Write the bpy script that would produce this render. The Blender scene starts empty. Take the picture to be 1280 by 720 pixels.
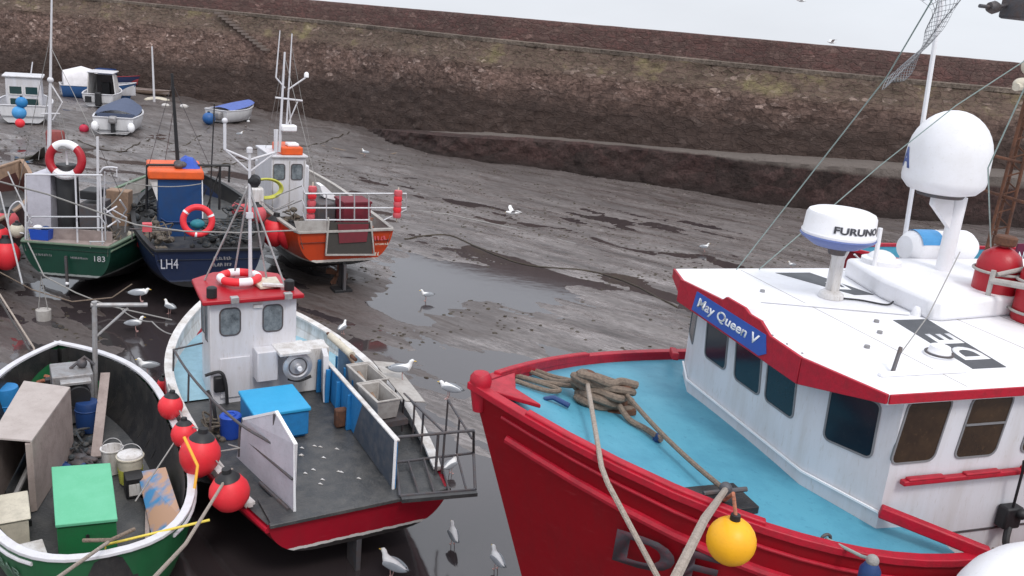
import bpy, bmesh, math, random
from math import radians as Rd, sin, cos, pi
from mathutils import Vector, Matrix, noise
random.seed(7)
SC = bpy.context.scene
COL = SC.collection

# ------------------------------------------------------------------ camera
FPX, PIT, ROL, H = 1108.0, Rd(16.6), Rd(5.2), 8.2
cF = Vector((0, cos(PIT), -sin(PIT))); cR0 = Vector((1, 0, 0)); cU0 = Vector((0, sin(PIT), cos(PIT)))
cR = cR0*cos(ROL) + cU0*sin(ROL); cU = -cR0*sin(ROL) + cU0*cos(ROL)
CAM = Vector((0, 0, H))
cd = bpy.data.cameras.new('camera'); cam = bpy.data.objects.new('camera', cd); COL.objects.link(cam)
cd.sensor_width = 36; cd.lens = 36*FPX/1280; cd.clip_end = 4000; cd.clip_start = .05
cam.matrix_world = Matrix(((cR.x, cU.x, -cF.x, 0), (cR.y, cU.y, -cF.y, 0), (cR.z, cU.z, -cF.z, H), (0, 0, 0, 1)))
SC.camera = cam

def ray(x, y): return cF + cR*((x-640)/FPX) - cU*((y-360)/FPX)
def at(x, y, z): d = ray(x, y); return CAM + d*((z-H)/d.z)
def atY(x, y, Y): d = ray(x, y); return CAM + d*(Y/d.y)

class Frame:                                   # a boat's own axes: x forward, y to port, z up
    def __init__(s, x, y, h): s.M = Matrix.Translation((x, y, 0)) @ Matrix.Rotation(h, 4, 'Z'); s.I = s.M.inverted(); s.h = h; s.x0 = x; s.y0 = y
    def w(s, x, y, z): return s.M @ Vector((x, y, z))
    def on(s, px, axis, val):                  # where the sight line through a picture point meets the plane axis = val
        o = s.I @ CAM; d = s.I.to_3x3() @ ray(*px); i = 'xyz'.index(axis); return s.M @ (o + d*((val-o[i])/d[i]))

# ------------------------------------------------------------------ materials
MATS = {}
def nd(nt, t, **kw):
    n = nt.nodes.new(t)
    for k, v in kw.items(): setattr(n, k, v)
    return n
def rgba(c): return (c[0], c[1], c[2], 1)
def mat(name, col, rough=.5, metal=0, grime=.35, gcol=None, scale=4, bump=.15, bscale=40, ior=1.45, streak=0, spec=.5, alpha=None):
    if name in MATS: return MATS[name]
    m = bpy.data.materials.new(name); m.use_nodes = True; nt = m.node_tree; L = nt.links
    b = nt.nodes['Principled BSDF']; b.inputs['Metallic'].default_value = metal; b.inputs['IOR'].default_value = ior
    b.inputs['Specular IOR Level'].default_value = spec
    tc = nd(nt, 'ShaderNodeTexCoord'); mp = nd(nt, 'ShaderNodeMapping'); L.new(tc.outputs['Object'], mp.inputs[0])
    if streak: mp.inputs['Scale'].default_value = (1, 1, .18)
    n1 = nd(nt, 'ShaderNodeTexNoise'); n1.inputs['Scale'].default_value = scale; n1.inputs['Detail'].default_value = 7; n1.inputs['Roughness'].default_value = .65
    L.new(mp.outputs[0], n1.inputs[0])
    r = nd(nt, 'ShaderNodeValToRGB'); r.color_ramp.elements[0].position = .42; r.color_ramp.elements[1].position = .72
    L.new(n1.outputs[0], r.inputs[0])
    g = gcol or tuple(c*.45+.02 for c in col)
    mx = nd(nt, 'ShaderNodeMix', data_type='RGBA'); mx.inputs[6].default_value = rgba(col); mx.inputs[7].default_value = rgba(g)
    ml = nd(nt, 'ShaderNodeMath', operation='MULTIPLY'); ml.inputs[1].default_value = grime; L.new(r.outputs[0], ml.inputs[0]); L.new(ml.outputs[0], mx.inputs[0])
    n2 = nd(nt, 'ShaderNodeTexNoise'); n2.inputs['Scale'].default_value = bscale; n2.inputs['Detail'].default_value = 4; L.new(tc.outputs['Object'], n2.inputs[0])
    # fine speckle: chips, salt and dirt spots
    n5 = nd(nt, 'ShaderNodeTexNoise'); n5.inputs['Scale'].default_value = scale*9; n5.inputs['Detail'].default_value = 5; n5.inputs['Roughness'].default_value = .7; L.new(mp.outputs[0], n5.inputs[0])
    r5 = nd(nt, 'ShaderNodeMapRange'); r5.inputs[1].default_value = .58; r5.inputs[2].default_value = .68; r5.inputs[3].default_value = 0; r5.inputs[4].default_value = min(.75, grime*1.1); L.new(n5.outputs[0], r5.inputs[0])
    m5 = nd(nt, 'ShaderNodeMix', data_type='RGBA'); m5.inputs[7].default_value = rgba(g); L.new(mx.outputs[2], m5.inputs[6]); L.new(r5.outputs[0], m5.inputs[0]); mx = m5
    L.new(mx.outputs[2], b.inputs['Base Color'])
    mr = nd(nt, 'ShaderNodeMapRange'); mr.inputs[3].default_value = rough*.8; mr.inputs[4].default_value = min(1, rough*1.35+.05); L.new(n1.outputs[0], mr.inputs[0]); L.new(mr.outputs[0], b.inputs['Roughness'])
    if bump:
        bp = nd(nt, 'ShaderNodeBump'); bp.inputs['Strength'].default_value = bump; bp.inputs['Distance'].default_value = .02; L.new(n2.outputs[0], bp.inputs['Height']); L.new(bp.outputs[0], b.inputs['Normal'])
    MATS[name] = m; return m

def hull_mat(name, top, z_line, line=None, line_h=.06, bottom=(.02, .02, .022), rough=.35, spec=.5):
    """painted topsides, a boot line, weedy antifouling underneath, streaked with run-off"""
    m = bpy.data.materials.new(name); m.use_nodes = True; nt = m.node_tree; L = nt.links; b = nt.nodes['Principled BSDF']
    b.inputs['Specular IOR Level'].default_value = spec
    tc = nd(nt, 'ShaderNodeTexCoord'); sp = nd(nt, 'ShaderNodeSeparateXYZ'); L.new(tc.outputs['Object'], sp.inputs[0])
    mp = nd(nt, 'ShaderNodeMapping'); mp.inputs['Scale'].default_value = (1, 1, .2); L.new(tc.outputs['Object'], mp.inputs[0])
    n1 = nd(nt, 'ShaderNodeTexNoise'); n1.inputs['Scale'].default_value = 5; n1.inputs['Detail'].default_value = 8; n1.inputs['Roughness'].default_value = .7; L.new(mp.outputs[0], n1.inputs[0])
    n3 = nd(nt, 'ShaderNodeTexNoise'); n3.inputs['Scale'].default_value = 9; n3.inputs['Detail'].default_value = 5; L.new(tc.outputs['Object'], n3.inputs[0])
    r = nd(nt, 'ShaderNodeValToRGB'); r.color_ramp.elements[0].position = .45; r.color_ramp.elements[1].position = .8; L.new(n1.outputs[0], r.inputs[0])
    ml = nd(nt, 'ShaderNodeMath', operation='MULTIPLY'); ml.inputs[1].default_value = .45; L.new(r.outputs[0], ml.inputs[0])
    mx = nd(nt, 'ShaderNodeMix', data_type='RGBA'); mx.inputs[6].default_value = rgba(top); mx.inputs[7].default_value = rgba(tuple(c*.5+.01 for c in top)); L.new(ml.outputs[0], mx.inputs[0])
    # rub marks and scuffs along the topsides
    m6 = nd(nt, 'ShaderNodeMapping'); m6.inputs['Scale'].default_value = (.5, .5, 4); L.new(tc.outputs['Object'], m6.inputs[0])
    n6 = nd(nt, 'ShaderNodeTexNoise'); n6.inputs['Scale'].default_value = 6; n6.inputs['Detail'].default_value = 7; n6.inputs['Roughness'].default_value = .75; L.new(m6.outputs[0], n6.inputs[0])
    r6 = nd(nt, 'ShaderNodeMapRange'); r6.inputs[1].default_value = .6; r6.inputs[2].default_value = .7; r6.inputs[3].default_value = 0; r6.inputs[4].default_value = .3; L.new(n6.outputs[0], r6.inputs[0])
    q6 = nd(nt, 'ShaderNodeMix', data_type='RGBA'); q6.inputs[7].default_value = rgba(tuple(min(1, c*1.3+.06) for c in top)); L.new(mx.outputs[2], q6.inputs[6]); L.new(r6.outputs[0], q6.inputs[0]); mx = q6
    zz = nd(nt, 'ShaderNodeMath', operation='MULTIPLY_ADD'); zz.inputs[1].default_value = .05; L.new(n3.outputs[0], zz.inputs[0]); L.new(sp.outputs[2], zz.inputs[2])
    def step(z):
        g = nd(nt, 'ShaderNodeMath', operation='GREATER_THAN'); g.inputs[1].default_value = z; L.new(zz.outputs[0], g.inputs[0]); return g
    m2 = nd(nt, 'ShaderNodeMix', data_type='RGBA'); m2.inputs[6].default_value = rgba(line or top); L.new(mx.outputs[2], m2.inputs[7]); L.new(step(z_line+line_h).outputs[0], m2.inputs[0])
    m3 = nd(nt, 'ShaderNodeMix', data_type='RGBA'); m3.inputs[6].default_value = rgba(bottom); L.new(m2.outputs[2], m3.inputs[7]); L.new(step(z_line).outputs[0], m3.inputs[0])
    L.new(m3.outputs[2], b.inputs['Base Color'])
    mr = nd(nt, 'ShaderNodeMapRange'); mr.inputs[3].default_value = rough*.7; mr.inputs[4].default_value = rough*1.6; L.new(n3.outputs[0], mr.inputs[0]); L.new(mr.outputs[0], b.inputs['Roughness'])
    n2 = nd(nt, 'ShaderNodeTexNoise'); n2.inputs['Scale'].default_value = 3; n2.inputs['Detail'].default_value = 5; L.new(tc.outputs['Object'], n2.inputs[0])
    bp = nd(nt, 'ShaderNodeBump'); bp.inputs['Strength'].default_value = .25; bp.inputs['Distance'].default_value = .03; L.new(n2.outputs[0], bp.inputs['Height']); L.new(bp.outputs[0], b.inputs['Normal'])
    return m

white = mat('white_paint', (.62, .62, .66), .35, grime=.5, gcol=(.44, .4, .37), scale=3.5, bump=.05, streak=1)
roofw = mat('roof_white', (.79, .79, .82), .4, grime=.3, gcol=(.6, .58, .55), scale=3.5, bump=.04)
oldwhite = mat('worn_white', (.66, .65, .65), .5, grime=.75, gcol=(.3, .25, .2), scale=4, bump=.15, streak=1)
lav = mat('faded_board', (.5, .49, .55), .5, grime=.4, scale=3)
red = mat('red_paint', (.38, .01, .02), .33, grime=.4, gcol=(.28, .012, .02), scale=5, bump=.12)
redh = mat('red_edge', (.42, .006, .024), .42, grime=.6, gcol=(.2, .012, .02), scale=9, bump=.2)
rubred = mat('fender_red', (.76, .03, .045), .42, grime=.35, gcol=(.45, .03, .03), scale=3, bump=.05)
pink = mat('faded_red', (.62, .1, .12), .5, grime=.5, scale=6)
orange = mat('orange_paint', (.75, .11, .02), .45, grime=.5, gcol=(.4, .08, .03), scale=4, bump=.15)
blue = mat('blue_paint', (.02, .2, .48), .45, grime=.45, gcol=(.02, .1, .22), scale=4, bump=.12)
blue_lid = mat('bright_blue', (.03, .33, .6), .45, grime=.5, gcol=(.02, .25, .5), scale=3, bump=.06)
navy = mat('navy_paint', (.012, .045, .16), .4, grime=.4, scale=5)
barrelb = mat('barrel_blue', (.015, .07, .42), .4, grime=.3, scale=6)
deckb = mat('deck_blue', (.085, .31, .42), .45, grime=.75, gcol=(.05, .21, .31), scale=1.6, bump=.12, bscale=70)
deckb2 = mat('pale_deck', (.3, .5, .6), .55, grime=.5, gcol=(.2, .3, .34), scale=4)
deckg = mat('wet_work_deck', (.045, .047, .05), .38, grime=.7, gcol=(.12, .115, .11), scale=3, bump=.35, bscale=25)
black = mat('black_plastic', (.014, .014, .016), .45, grime=.4, scale=6)
tar = mat('tarred_inside', (.02, .02, .022), .35, grime=.6, gcol=(.06, .055, .05), scale=3, bump=.3)
grey = mat('grey_steel', (.3, .3, .31), .45, metal=.4, grime=.6, gcol=(.16, .12, .1), scale=7, bump=.15)
dgrey = mat('dark_steel', (.09, .09, .1), .5, metal=.3, grime=.6, gcol=(.12, .07, .05), scale=8, bump=.2)
galv = mat('galvanised', (.42, .42, .43), .45, metal=.5, grime=.6, gcol=(.25, .2, .17), scale=9)
alu = mat('aluminium', (.6, .6, .62), .35, metal=.6, grime=.4, scale=8)
rust = mat('rusty_iron', (.13, .055, .03), .8, grime=.8, gcol=(.05, .03, .025), scale=10, bump=.5)
ropem = mat('old_rope', (.26, .2, .155), .85, grime=.7, gcol=(.1, .075, .06), scale=30, bump=1.0, bscale=110)
ropel = mat('pale_rope', (.42, .36, .31), .85, grime=.6, gcol=(.2, .15, .12), scale=30, bump=.9, bscale=110)
ropeg = mat('grey_line', (.3, .29, .28), .8, grime=.5, scale=30, bump=.5)
ropet = mat('green_line', (.3, .38, .36), .8, grime=.5, scale=30)
glass = mat('dark_glass', (.008, .018, .03), .12, grime=.5, gcol=(.02, .03, .04), scale=2, bump=0, spec=.5)
glassb = mat('brown_glass', (.03, .017, .01), .1, grime=.8, gcol=(.07, .04, .02), scale=2, bump=0)
glassg = mat('pale_glass', (.2, .23, .25), .08, grime=.9, gcol=(.04, .05, .06), scale=5, bump=0, spec=.8)
rubber = mat('window_rubber', (.2, .2, .21), .6, grime=.3)
yellow = mat('buoy_yellow', (.86, .42, .01), .38, grime=.25, gcol=(.6, .25, .02), scale=3, bump=.05)
yel2 = mat('yellow_paint', (.75, .58, .08), .5, grime=.5, scale=9)
hose = mat('yellow_hose', (.5, .5, .08), .5, grime=.3)
greenlid = mat('light_green', (.11, .43, .25), .55, grime=.6, gcol=(.16, .5, .32), scale=3, bump=.05)
greenbox = mat('box_green', (.012, .15, .05), .5, grime=.4, scale=4)
ply = mat('weathered_ply', (.33, .27, .25), .8, grime=.6, gcol=(.17, .13, .12), scale=3, bump=.25, bscale=20)
plyl = mat('pale_ply', (.42, .37, .35), .8, grime=.45, gcol=(.26, .22, .2), scale=3, bump=.2)
wood = mat('worn_timber', (.3, .2, .14), .75, grime=.6, scale=8, bump=.3)
tubgrey = mat('grey_tub', (.4, .38, .36), .6, grime=.6, gcol=(.2, .17, .15), scale=5, bump=.15)
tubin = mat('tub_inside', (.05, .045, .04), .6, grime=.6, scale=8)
cream = mat('cream_plastic', (.6, .55, .45), .55, grime=.5, scale=6)
sign_blue = mat('sign_blue', (.03, .1, .42), .35, grime=.25, scale=4, bump=.03)
letter = mat('white_letter', (.85, .85, .87), .4, grime=.1, bump=0)
fadel = mat('faded_letter', (.2, .19, .2), .5, grime=.4, scale=12, bump=0)
pale_let = mat('pale_letter', (.5, .5, .52), .5, grime=.5, scale=14, bump=0)
darkpatch = mat('dark_panel', (.07, .075, .085), .5, grime=.3)
furl = mat('dark_letter', (.05, .05, .06), .4, grime=.1, bump=0)
rnblue = mat('radome_blue', (.1, .14, .34), .4, grime=.2)
skyblue = mat('light_blue', (.06, .3, .62), .45, grime=.3, scale=5)
tarpb = mat('canvas_blue', (.1, .15, .42), .8, grime=.4, scale=3, bump=.4, bscale=12)
tarpn = mat('canvas_slate', (.07, .09, .15), .8, grime=.3, scale=3, bump=.3, bscale=10)
tarpw = mat('canvas_white', (.7, .68, .7), .7, grime=.3, scale=3, bump=.4, bscale=8)
junkm = mat('net_heap', (.1, .09, .08), .9, grime=.8, gcol=(.2, .15, .1), scale=14, bump=1, bscale=30)
junko = mat('orange_net', (.45, .16, .09), .9, grime=.8, gcol=(.12, .08, .07), scale=22, bump=1, bscale=50)
greenmast = mat('mast_green', (.1, .13, .12), .6, grime=.6, gcol=(.2, .12, .08), scale=8)
gw = mat('gull_white', (.78, .78, .78), .7, grime=.2, scale=12, bump=.1)
gg = mat('gull_grey', (.32, .34, .37), .7, grime=.3, scale=12, bump=.1)
gb = mat('gull_beak', (.75, .5, .08), .5, grime=.1)
gl = mat('gull_leg', (.5, .3, .28), .6, grime=.1)

# ------------------------------------------------------------------ mesh builder
class MB:
    def __init__(s): s.v = []; s.f = []
    def add(s, vs, fs): n = len(s.v); s.v += [Vector(p) for p in vs]; s.f += [tuple(i+n for i in f) for f in fs]; return s
    def box(s, x0, x1, y0, y1, z0, z1, M=None):
        vs = [Vector((x, y, z)) for z in (z0, z1) for y in (y0, y1) for x in (x0, x1)]
        if M: vs = [M @ p for p in vs]
        return s.add(vs, [(0, 2, 3, 1), (4, 5, 7, 6), (0, 1, 5, 4), (2, 6, 7, 3), (0, 4, 6, 2), (1, 3, 7, 5)])
    def prism(s, pts, off):                     # polygon pts pushed along off
        n = len(pts); off = Vector(off); vs = [Vector(p) for p in pts]; vs += [p+off for p in vs]
        return s.add(vs, [tuple(range(n))[::-1], tuple(range(n, 2*n))] + [(i, (i+1) % n, n+(i+1) % n, n+i) for i in range(n)])
    def loft(s, rings, closed=True, caps=True):
        n = len(rings[0]); b = len(s.v)
        for r in rings: s.v += [Vector(p) for p in r]
        for i in range(len(rings)-1):
            for k in range(n if closed else n-1):
                k2 = (k+1) % n; s.f.append((b+i*n+k, b+i*n+k2, b+(i+1)*n+k2, b+(i+1)*n+k))
        if caps and closed: s.f.append(tuple(b+k for k in range(n))[::-1]); s.f.append(tuple(b+(len(rings)-1)*n+k for k in range(n)))
        return s
    def tube(s, path, r, n=8, closed=False):
        P = [Vector(p) for p in path]; rings = []; up = None
        for i, p in enumerate(P):
            if closed: t = P[(i+1) % len(P)]-P[i-1]
            else: t = P[min(i+1, len(P)-1)]-P[max(i-1, 0)]
            t.normalize()
            if up is None: up = t.orthogonal().normalized()
            a = (up - t*up.dot(t)); a = a.normalized() if a.length > 1e-6 else t.orthogonal().normalized(); up = a; c = t.cross(a)
            rr = r[i] if isinstance(r, (list, tuple)) else r
            rings.append([p + (a*cos(2*pi*k/n)+c*sin(2*pi*k/n))*rr for k in range(n)])
        if closed: rings.append(rings[0])
        return s.loft(rings, caps=not closed)
    def bar(s, path, w, h, upv=(0, 0, 1), closed=False):         # rectangular section along a path
        P = [Vector(p) for p in path]; rings = []
        for i, p in enumerate(P):
            t = (P[(i+1) % len(P)]-P[i-1]) if closed else (P[min(i+1, len(P)-1)]-P[max(i-1, 0)])
            t.normalize(); sd = t.cross(Vector(upv)); sd = sd.normalized() if sd.length > 1e-5 else Vector((1, 0, 0)); u = sd.cross(t).normalized()
            rings.append([p+sd*w/2+u*h/2, p-sd*w/2+u*h/2, p-sd*w/2-u*h/2, p+sd*w/2-u*h/2])
        if closed: rings.append(rings[0])
        return s.loft(rings, caps=not closed)
    def lathe(s, prof, n=24, o=(0, 0, 0), M=None):
        o = Vector(o); rings = []
        for r, z in prof:
            ring = [Vector((r*cos(2*pi*k/n), r*sin(2*pi*k/n), z)) for k in range(n)]
            rings.append([(M @ p if M else p)+o for p in ring])
        return s.loft(rings)
    def ball(s, o, r, sc=(1, 1, 1), n=20, M=None):
        prof = [(r*sin(pi*i/12)+1e-4, -r*cos(pi*i/12)) for i in range(13)]
        S = Matrix.Diagonal(sc).to_4x4(); return s.lathe(prof, n, o, (M @ S) if M else S)
    def ring(s, o, R, r, M=None, a0=0, a1=2*pi, n=36, m=10, sq=1):
        full = abs(a1-a0-2*pi) < 1e-4; k = n if full else n+1
        P = [Vector((R*cos(a0+(a1-a0)*i/n), R*sin(a0+(a1-a0)*i/n)*sq, 0)) for i in range(k)]
        P = [(M @ p if M else p)+Vector(o) for p in P]; return s.tube(P, r, m, closed=full)
    def build(s, name, m, parent=None, bevel=0, angle=38, loc=None):
        me = bpy.data.meshes.new(name); me.from_pydata([tuple(p) for p in s.v], [], s.f); me.validate()
        bm = bmesh.new(); bm.from_mesh(me); bmesh.ops.recalc_face_normals(bm, faces=bm.faces); bm.to_mesh(me); bm.free()
        for p in me.polygons: p.use_smooth = True
        me.set_sharp_from_angle(angle=Rd(angle))
        o = bpy.data.objects.new(name, me); COL.objects.link(o); me.materials.append(m)
        if parent: o.parent = parent
        if bevel:
            b = o.modifiers.new('bevel', 'BEVEL'); b.width = bevel; b.segments = 2; b.limit_method = 'ANGLE'; b.angle_limit = Rd(35)
        return o

def tag(o, label, cat, group=None):
    o['label'] = label; o['category'] = cat
    if group: o['group'] = group
    return o
def root(name, label, cat, fr=None, loc=(0, 0, 0), rz=0, group=None, tilt=0, pitch=0):
    o = bpy.data.objects.new(name, None); COL.objects.link(o); o.empty_display_size = .2
    if fr: o.location = (fr.x0, fr.y0, 0); o.rotation_euler = (0, 0, fr.h)
    else: o.location = loc; o.rotation_euler = (tilt, pitch, rz)
    return tag(o, label, cat, group)
def thing1(mb, name, m, label, cat, group=None, origin=None, **kw):   # a thing that is one mesh, origin at its base
    if origin is None:
        zs = min(p.z for p in mb.v); c = sum((p for p in mb.v), Vector())/len(mb.v); origin = Vector((c.x, c.y, zs))
    origin = Vector(origin)
    mb.v = [p-origin for p in mb.v]; o = mb.build(name, m, **kw); o.location = origin
    return tag(o, label, cat, group)
def struct(o): o['kind'] = 'structure'; return o

def text(s, name, size, o, xd, yd, m, parent, width=None, shear=0, depth=.003, bold=0, bend=None):
    """lettering as thin raised mesh; o = lower left corner, xd/yd = reading and up directions in the parent's space"""
    cu = bpy.data.curves.new(name, 'FONT'); cu.body = s; cu.size = 1; cu.offset = bold; cu.extrude = 0; cu.resolution_u = 4
    tmp = bpy.data.objects.new('tmp', cu); COL.objects.link(tmp); dg = bpy.context.evaluated_depsgraph_get(); dg.update()
    me = bpy.data.meshes.new_from_object(tmp.evaluated_get(dg)); bpy.data.objects.remove(tmp)
    xs = [v.co.x for v in me.vertices]; ys = [v.co.y for v in me.vertices]; x0, x1, y0, y1 = min(xs), max(xs), min(ys), max(ys)
    sy = size/(y1-y0); sx = (width/(x1-x0)) if width else sy
    xd = Vector(xd).normalized(); yd = Vector(yd).normalized(); nn = xd.cross(yd); o = Vector(o or (0, 0, 0))
    bm = bmesh.new(); bm.from_mesh(me)
    r = bmesh.ops.extrude_face_region(bm, geom=bm.faces[:]); top = {g for g in r['geom'] if isinstance(g, bmesh.types.BMVert)}
    for v in bm.verts:
        u, w = (v.co.x+shear*(v.co.y-y0)-x0)*sx, (v.co.y-y0)*sy; d = depth if v in top else 0
        v.co = bend(u, w, d) if bend else o + xd*u + yd*w + nn*d
    bmesh.ops.recalc_face_normals(bm, faces=bm.faces); bm.to_mesh(me); bm.free()
    ob = bpy.data.objects.new(name, me); COL.objects.link(ob); me.materials.clear(); me.materials.append(m); ob.parent = parent
    return ob

def smudge(name, rows, o, xd, yd, h, wd, m, parent, gap=1.5, seed=1):
    """weathered lettering too worn to read: uneven strokes in rows"""
    rn = random.Random(seed); o, xd, yd = Vector(o), Vector(xd).normalized(), Vector(yd).normalized(); nn = xd.cross(yd)
    for r in range(rows):
        x = rn.uniform(0, .15)*wd; mb = MB()
        while x < wd*rn.uniform(.85, 1):
            w = h*rn.uniform(.18, .4); hh = h*rn.uniform(.75, 1); b = h*rn.uniform(0, .15); sl = rn.uniform(-.25, .25)*h
            p = o+xd*x+yd*(b-r*h*gap); mb.prism([p, p+xd*w, p+xd*(w+sl)+yd*hh, p+xd*sl+yd*hh], nn*.003)
            if rn.random() < .6: q = p+yd*hh*rn.choice((.0, .45, .85)); mb.prism([q, q+xd*h*.55, q+xd*h*.55+yd*h*.15, q+yd*h*.15], nn*.004)
            x += h*rn.uniform(.55, .8)
        mb.build(name, m, parent)
def rope(name, pts, r, m, label, sag=0, n=14, cat='rope', group=None, wob=0):
    P = [Vector(p) for p in pts]; out = []
    for i in range(len(P)-1):
        a, b = P[i], P[i+1]
        for k in range(n):
            t = k/n; q = a.lerp(b, t); q.z -= sag*4*t*(1-t)
            if wob: q += Vector((noise.noise(q*2), noise.noise(q*2+Vector((9, 0, 0))), 0))*wob
            out.append(q)
    out.append(P[-1]); mb = MB().tube(out, r, 8)
    return thing1(mb, name, m, label, cat, group, origin=P[0])
def smooth_path(pts, n=8, closed=False):       # Catmull-Rom
    P = [Vector(p) for p in pts]; N = len(P); out = []
    for i in range(N if closed else N-1):
        g = lambda k: P[k % N] if closed else P[max(0, min(N-1, k))]
        p0, p1, p2, p3 = g(i-1), g(i), g(i+1), g(i+2)
        for k in range(n):
            t = k/n; out.append(.5*((2*p1)+(p2-p0)*t+(2*p0-5*p1+4*p2-p3)*t*t+(3*p1-p0-3*p2+p3)*t**3))
    if not closed: out.append(P[-1])
    return out

# ------------------------------------------------------------------ hulls
class Hull:
    """stations from stern (u=0, or u0 below it) to bow (u=1); sheer, section and stem shapes"""
    def __init__(s, L, B, ts, um, n, z0, zb, zc=.3, zk=.08, a=.5, ab=1.25, b=1.0, rake=.9, u0=0, srake=.15, double=False, list_=0):
        s.__dict__.update(locals())
    def hb(s, u):
        if u < s.um:
            if s.double: return max(0, 1-(1-max(0, u)/s.um)**s.ts)**(1/s.ts)*s.B/2
            return (s.ts+(1-s.ts)*sin(max(0, u)/s.um*pi/2))*s.B/2
        return max(0, 1-((u-s.um)/(1-s.um))**s.n)*s.B/2
    def zs(s, u):
        z = s.z0+(s.zb-s.z0)*min(1, max(0, (u-s.zc)/(1-s.zc)))**2
        if s.double: z += .12*max(0, (.35-u)/.35)**2
        return z
    def pt(s, u, side, drop_frac=None, phi=None, off=0):
        if phi is None: phi = math.asin(min(1, max(0, drop_frac))**(1/s.b))
        w = min(1, max(0, (u-.45)/.5)); w = w*w*(3-2*w); a = s.a*(1-w)+s.ab*w
        if s.double:
            w2 = min(1, max(0, (.3-u)/.3)); a = a*(1-w2)+.9*w2
        sz = sin(phi)**s.b; y = (s.hb(u))*max(0, cos(phi))**a + off; z = s.zs(u)-(s.zs(u)-s.zkf(u))*sz
        k = min(1, max(0, (u-.6)/.4)); x = u*s.L - s.rake*sz*k*k*(3-2*k)
        k = min(1, max(0, (.15-u)/.15)) if s.u0 == 0 else 0; x += s.srake*sz*k
        return Vector((x, side*max(0, y), z))
    def us(s, n=44):
        e = [s.u0+(1-s.u0)*i/n for i in range(n+1)]
        e = [u if u < .7 else .7+.3*sin((u-.7)/.3*pi/2) for u in e]
        if s.double: e = [u if u > .25 else .25*(1-cos(min(1, u/.25)*pi/2)) for u in e]
        return e
    def sheer(s, side, off=0, dz=0, u0=None, u1=1, n=44):
        out = []
        for u in s.us(n):
            if u < (s.u0 if u0 is None else u0)-1e-6 or u > u1+1e-6: continue
            y = max(0, s.hb(u)+off); out.append(Vector((u*s.L, side*y, s.zs(u)+dz)))
        return out
    def shell(s, parent, m, name='hull', mm=12):
        rings = []
        for u in s.us():
            r = [s.pt(u, 1, phi=pi/2*k/mm) for k in range(mm+1)] + [s.pt(u, -1, phi=pi/2*k/mm) for k in range(mm-1, -1, -1)]
            rings.append(r)
        mb = MB().loft(rings, closed=False); n = len(rings[0])
        mb.f.append(tuple(range(n)))
        return mb.build(name, m, parent, angle=50)
    def zkf(s, u): return s.zk(u) if callable(s.zk) else s.zk
    def y_at(s, u, z, th):
        zz, k = s.zs(u), s.zkf(u); return max(0, s.pt(u, 1, drop_frac=(zz-z)/(zz-k)).y-th)
    def inner(s, parent, m, deck, th=.07, name='bulwark_lining', u0=None, u1=1):
        mb = MB()
        for side in (1, -1):
            rings = []
            for u in s.us():
                if u < (s.u0 if u0 is None else u0) or u > u1: continue
                dz = (deck(u) if callable(deck) else deck)-.05; zt = s.zs(u)-.005; x = u*s.L - (th*1.3 if u > .97 else 0)
                rings.append([Vector((x, side*s.y_at(u, zt+(dz-zt)*t, th), zt+(dz-zt)*t)) for t in (0, .25, .5, .75, 1)])
            mb.loft(rings, closed=False)
        return mb.build(name, m, parent)
    def deck(s, parent, m, deck, th=.09, name='deck', crown=0, u0=None, u1=1, k=8):
        rings = []
        for u in s.us():
            if u < (s.u0 if u0 is None else u0) or u > u1: continue
            dz = deck(u) if callable(deck) else deck; y = max(.001, s.y_at(u, dz, th-.02))
            rings.append([Vector((u*s.L-(.06 if u > .97 else 0), y*(1-2*i/k), dz+crown*(1-(1-2*i/k)**2))) for i in range(k+1)])
        return MB().loft(rings, closed=False).build(name, m, parent)
    def rail(s, parent, m, w=.11, h=.05, name='gunwale', off=-.02, dz=.02, u0=None, u1=1, stern=True):
        P = s.sheer(1, off, dz, u0, u1); S = s.sheer(-1, off, dz, u0, u1)
        if u1 >= 1: path = P + S[::-1][1:]
        else: path = None
        mb = MB()
        if path:
            if stern and not s.double: mb.bar(path, w, h, closed=True)
            elif s.double: mb.bar(path[1:], w, h, closed=True)
            else: mb.bar(path, w, h)
        else: mb.bar(P, w, h); mb.bar(S, w, h)
        return mb.build(name, m, parent, bevel=.008)
    def strake(s, parent, m, drop, r=.035, name='rubbing_strake', u0=.0, u1=.985, out=.01):
        mb = MB()
        for side in (1, -1):
            P = []
            for u in s.us():
                if u < u0-1e-6 or u > u1: continue
                P.append(s.pt(u, side, drop_frac=drop/(s.zs(u)-s.zkf(u)), off=out))
            mb.tube(P, r, 8)
        return mb.build(name, m, parent)

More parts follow.
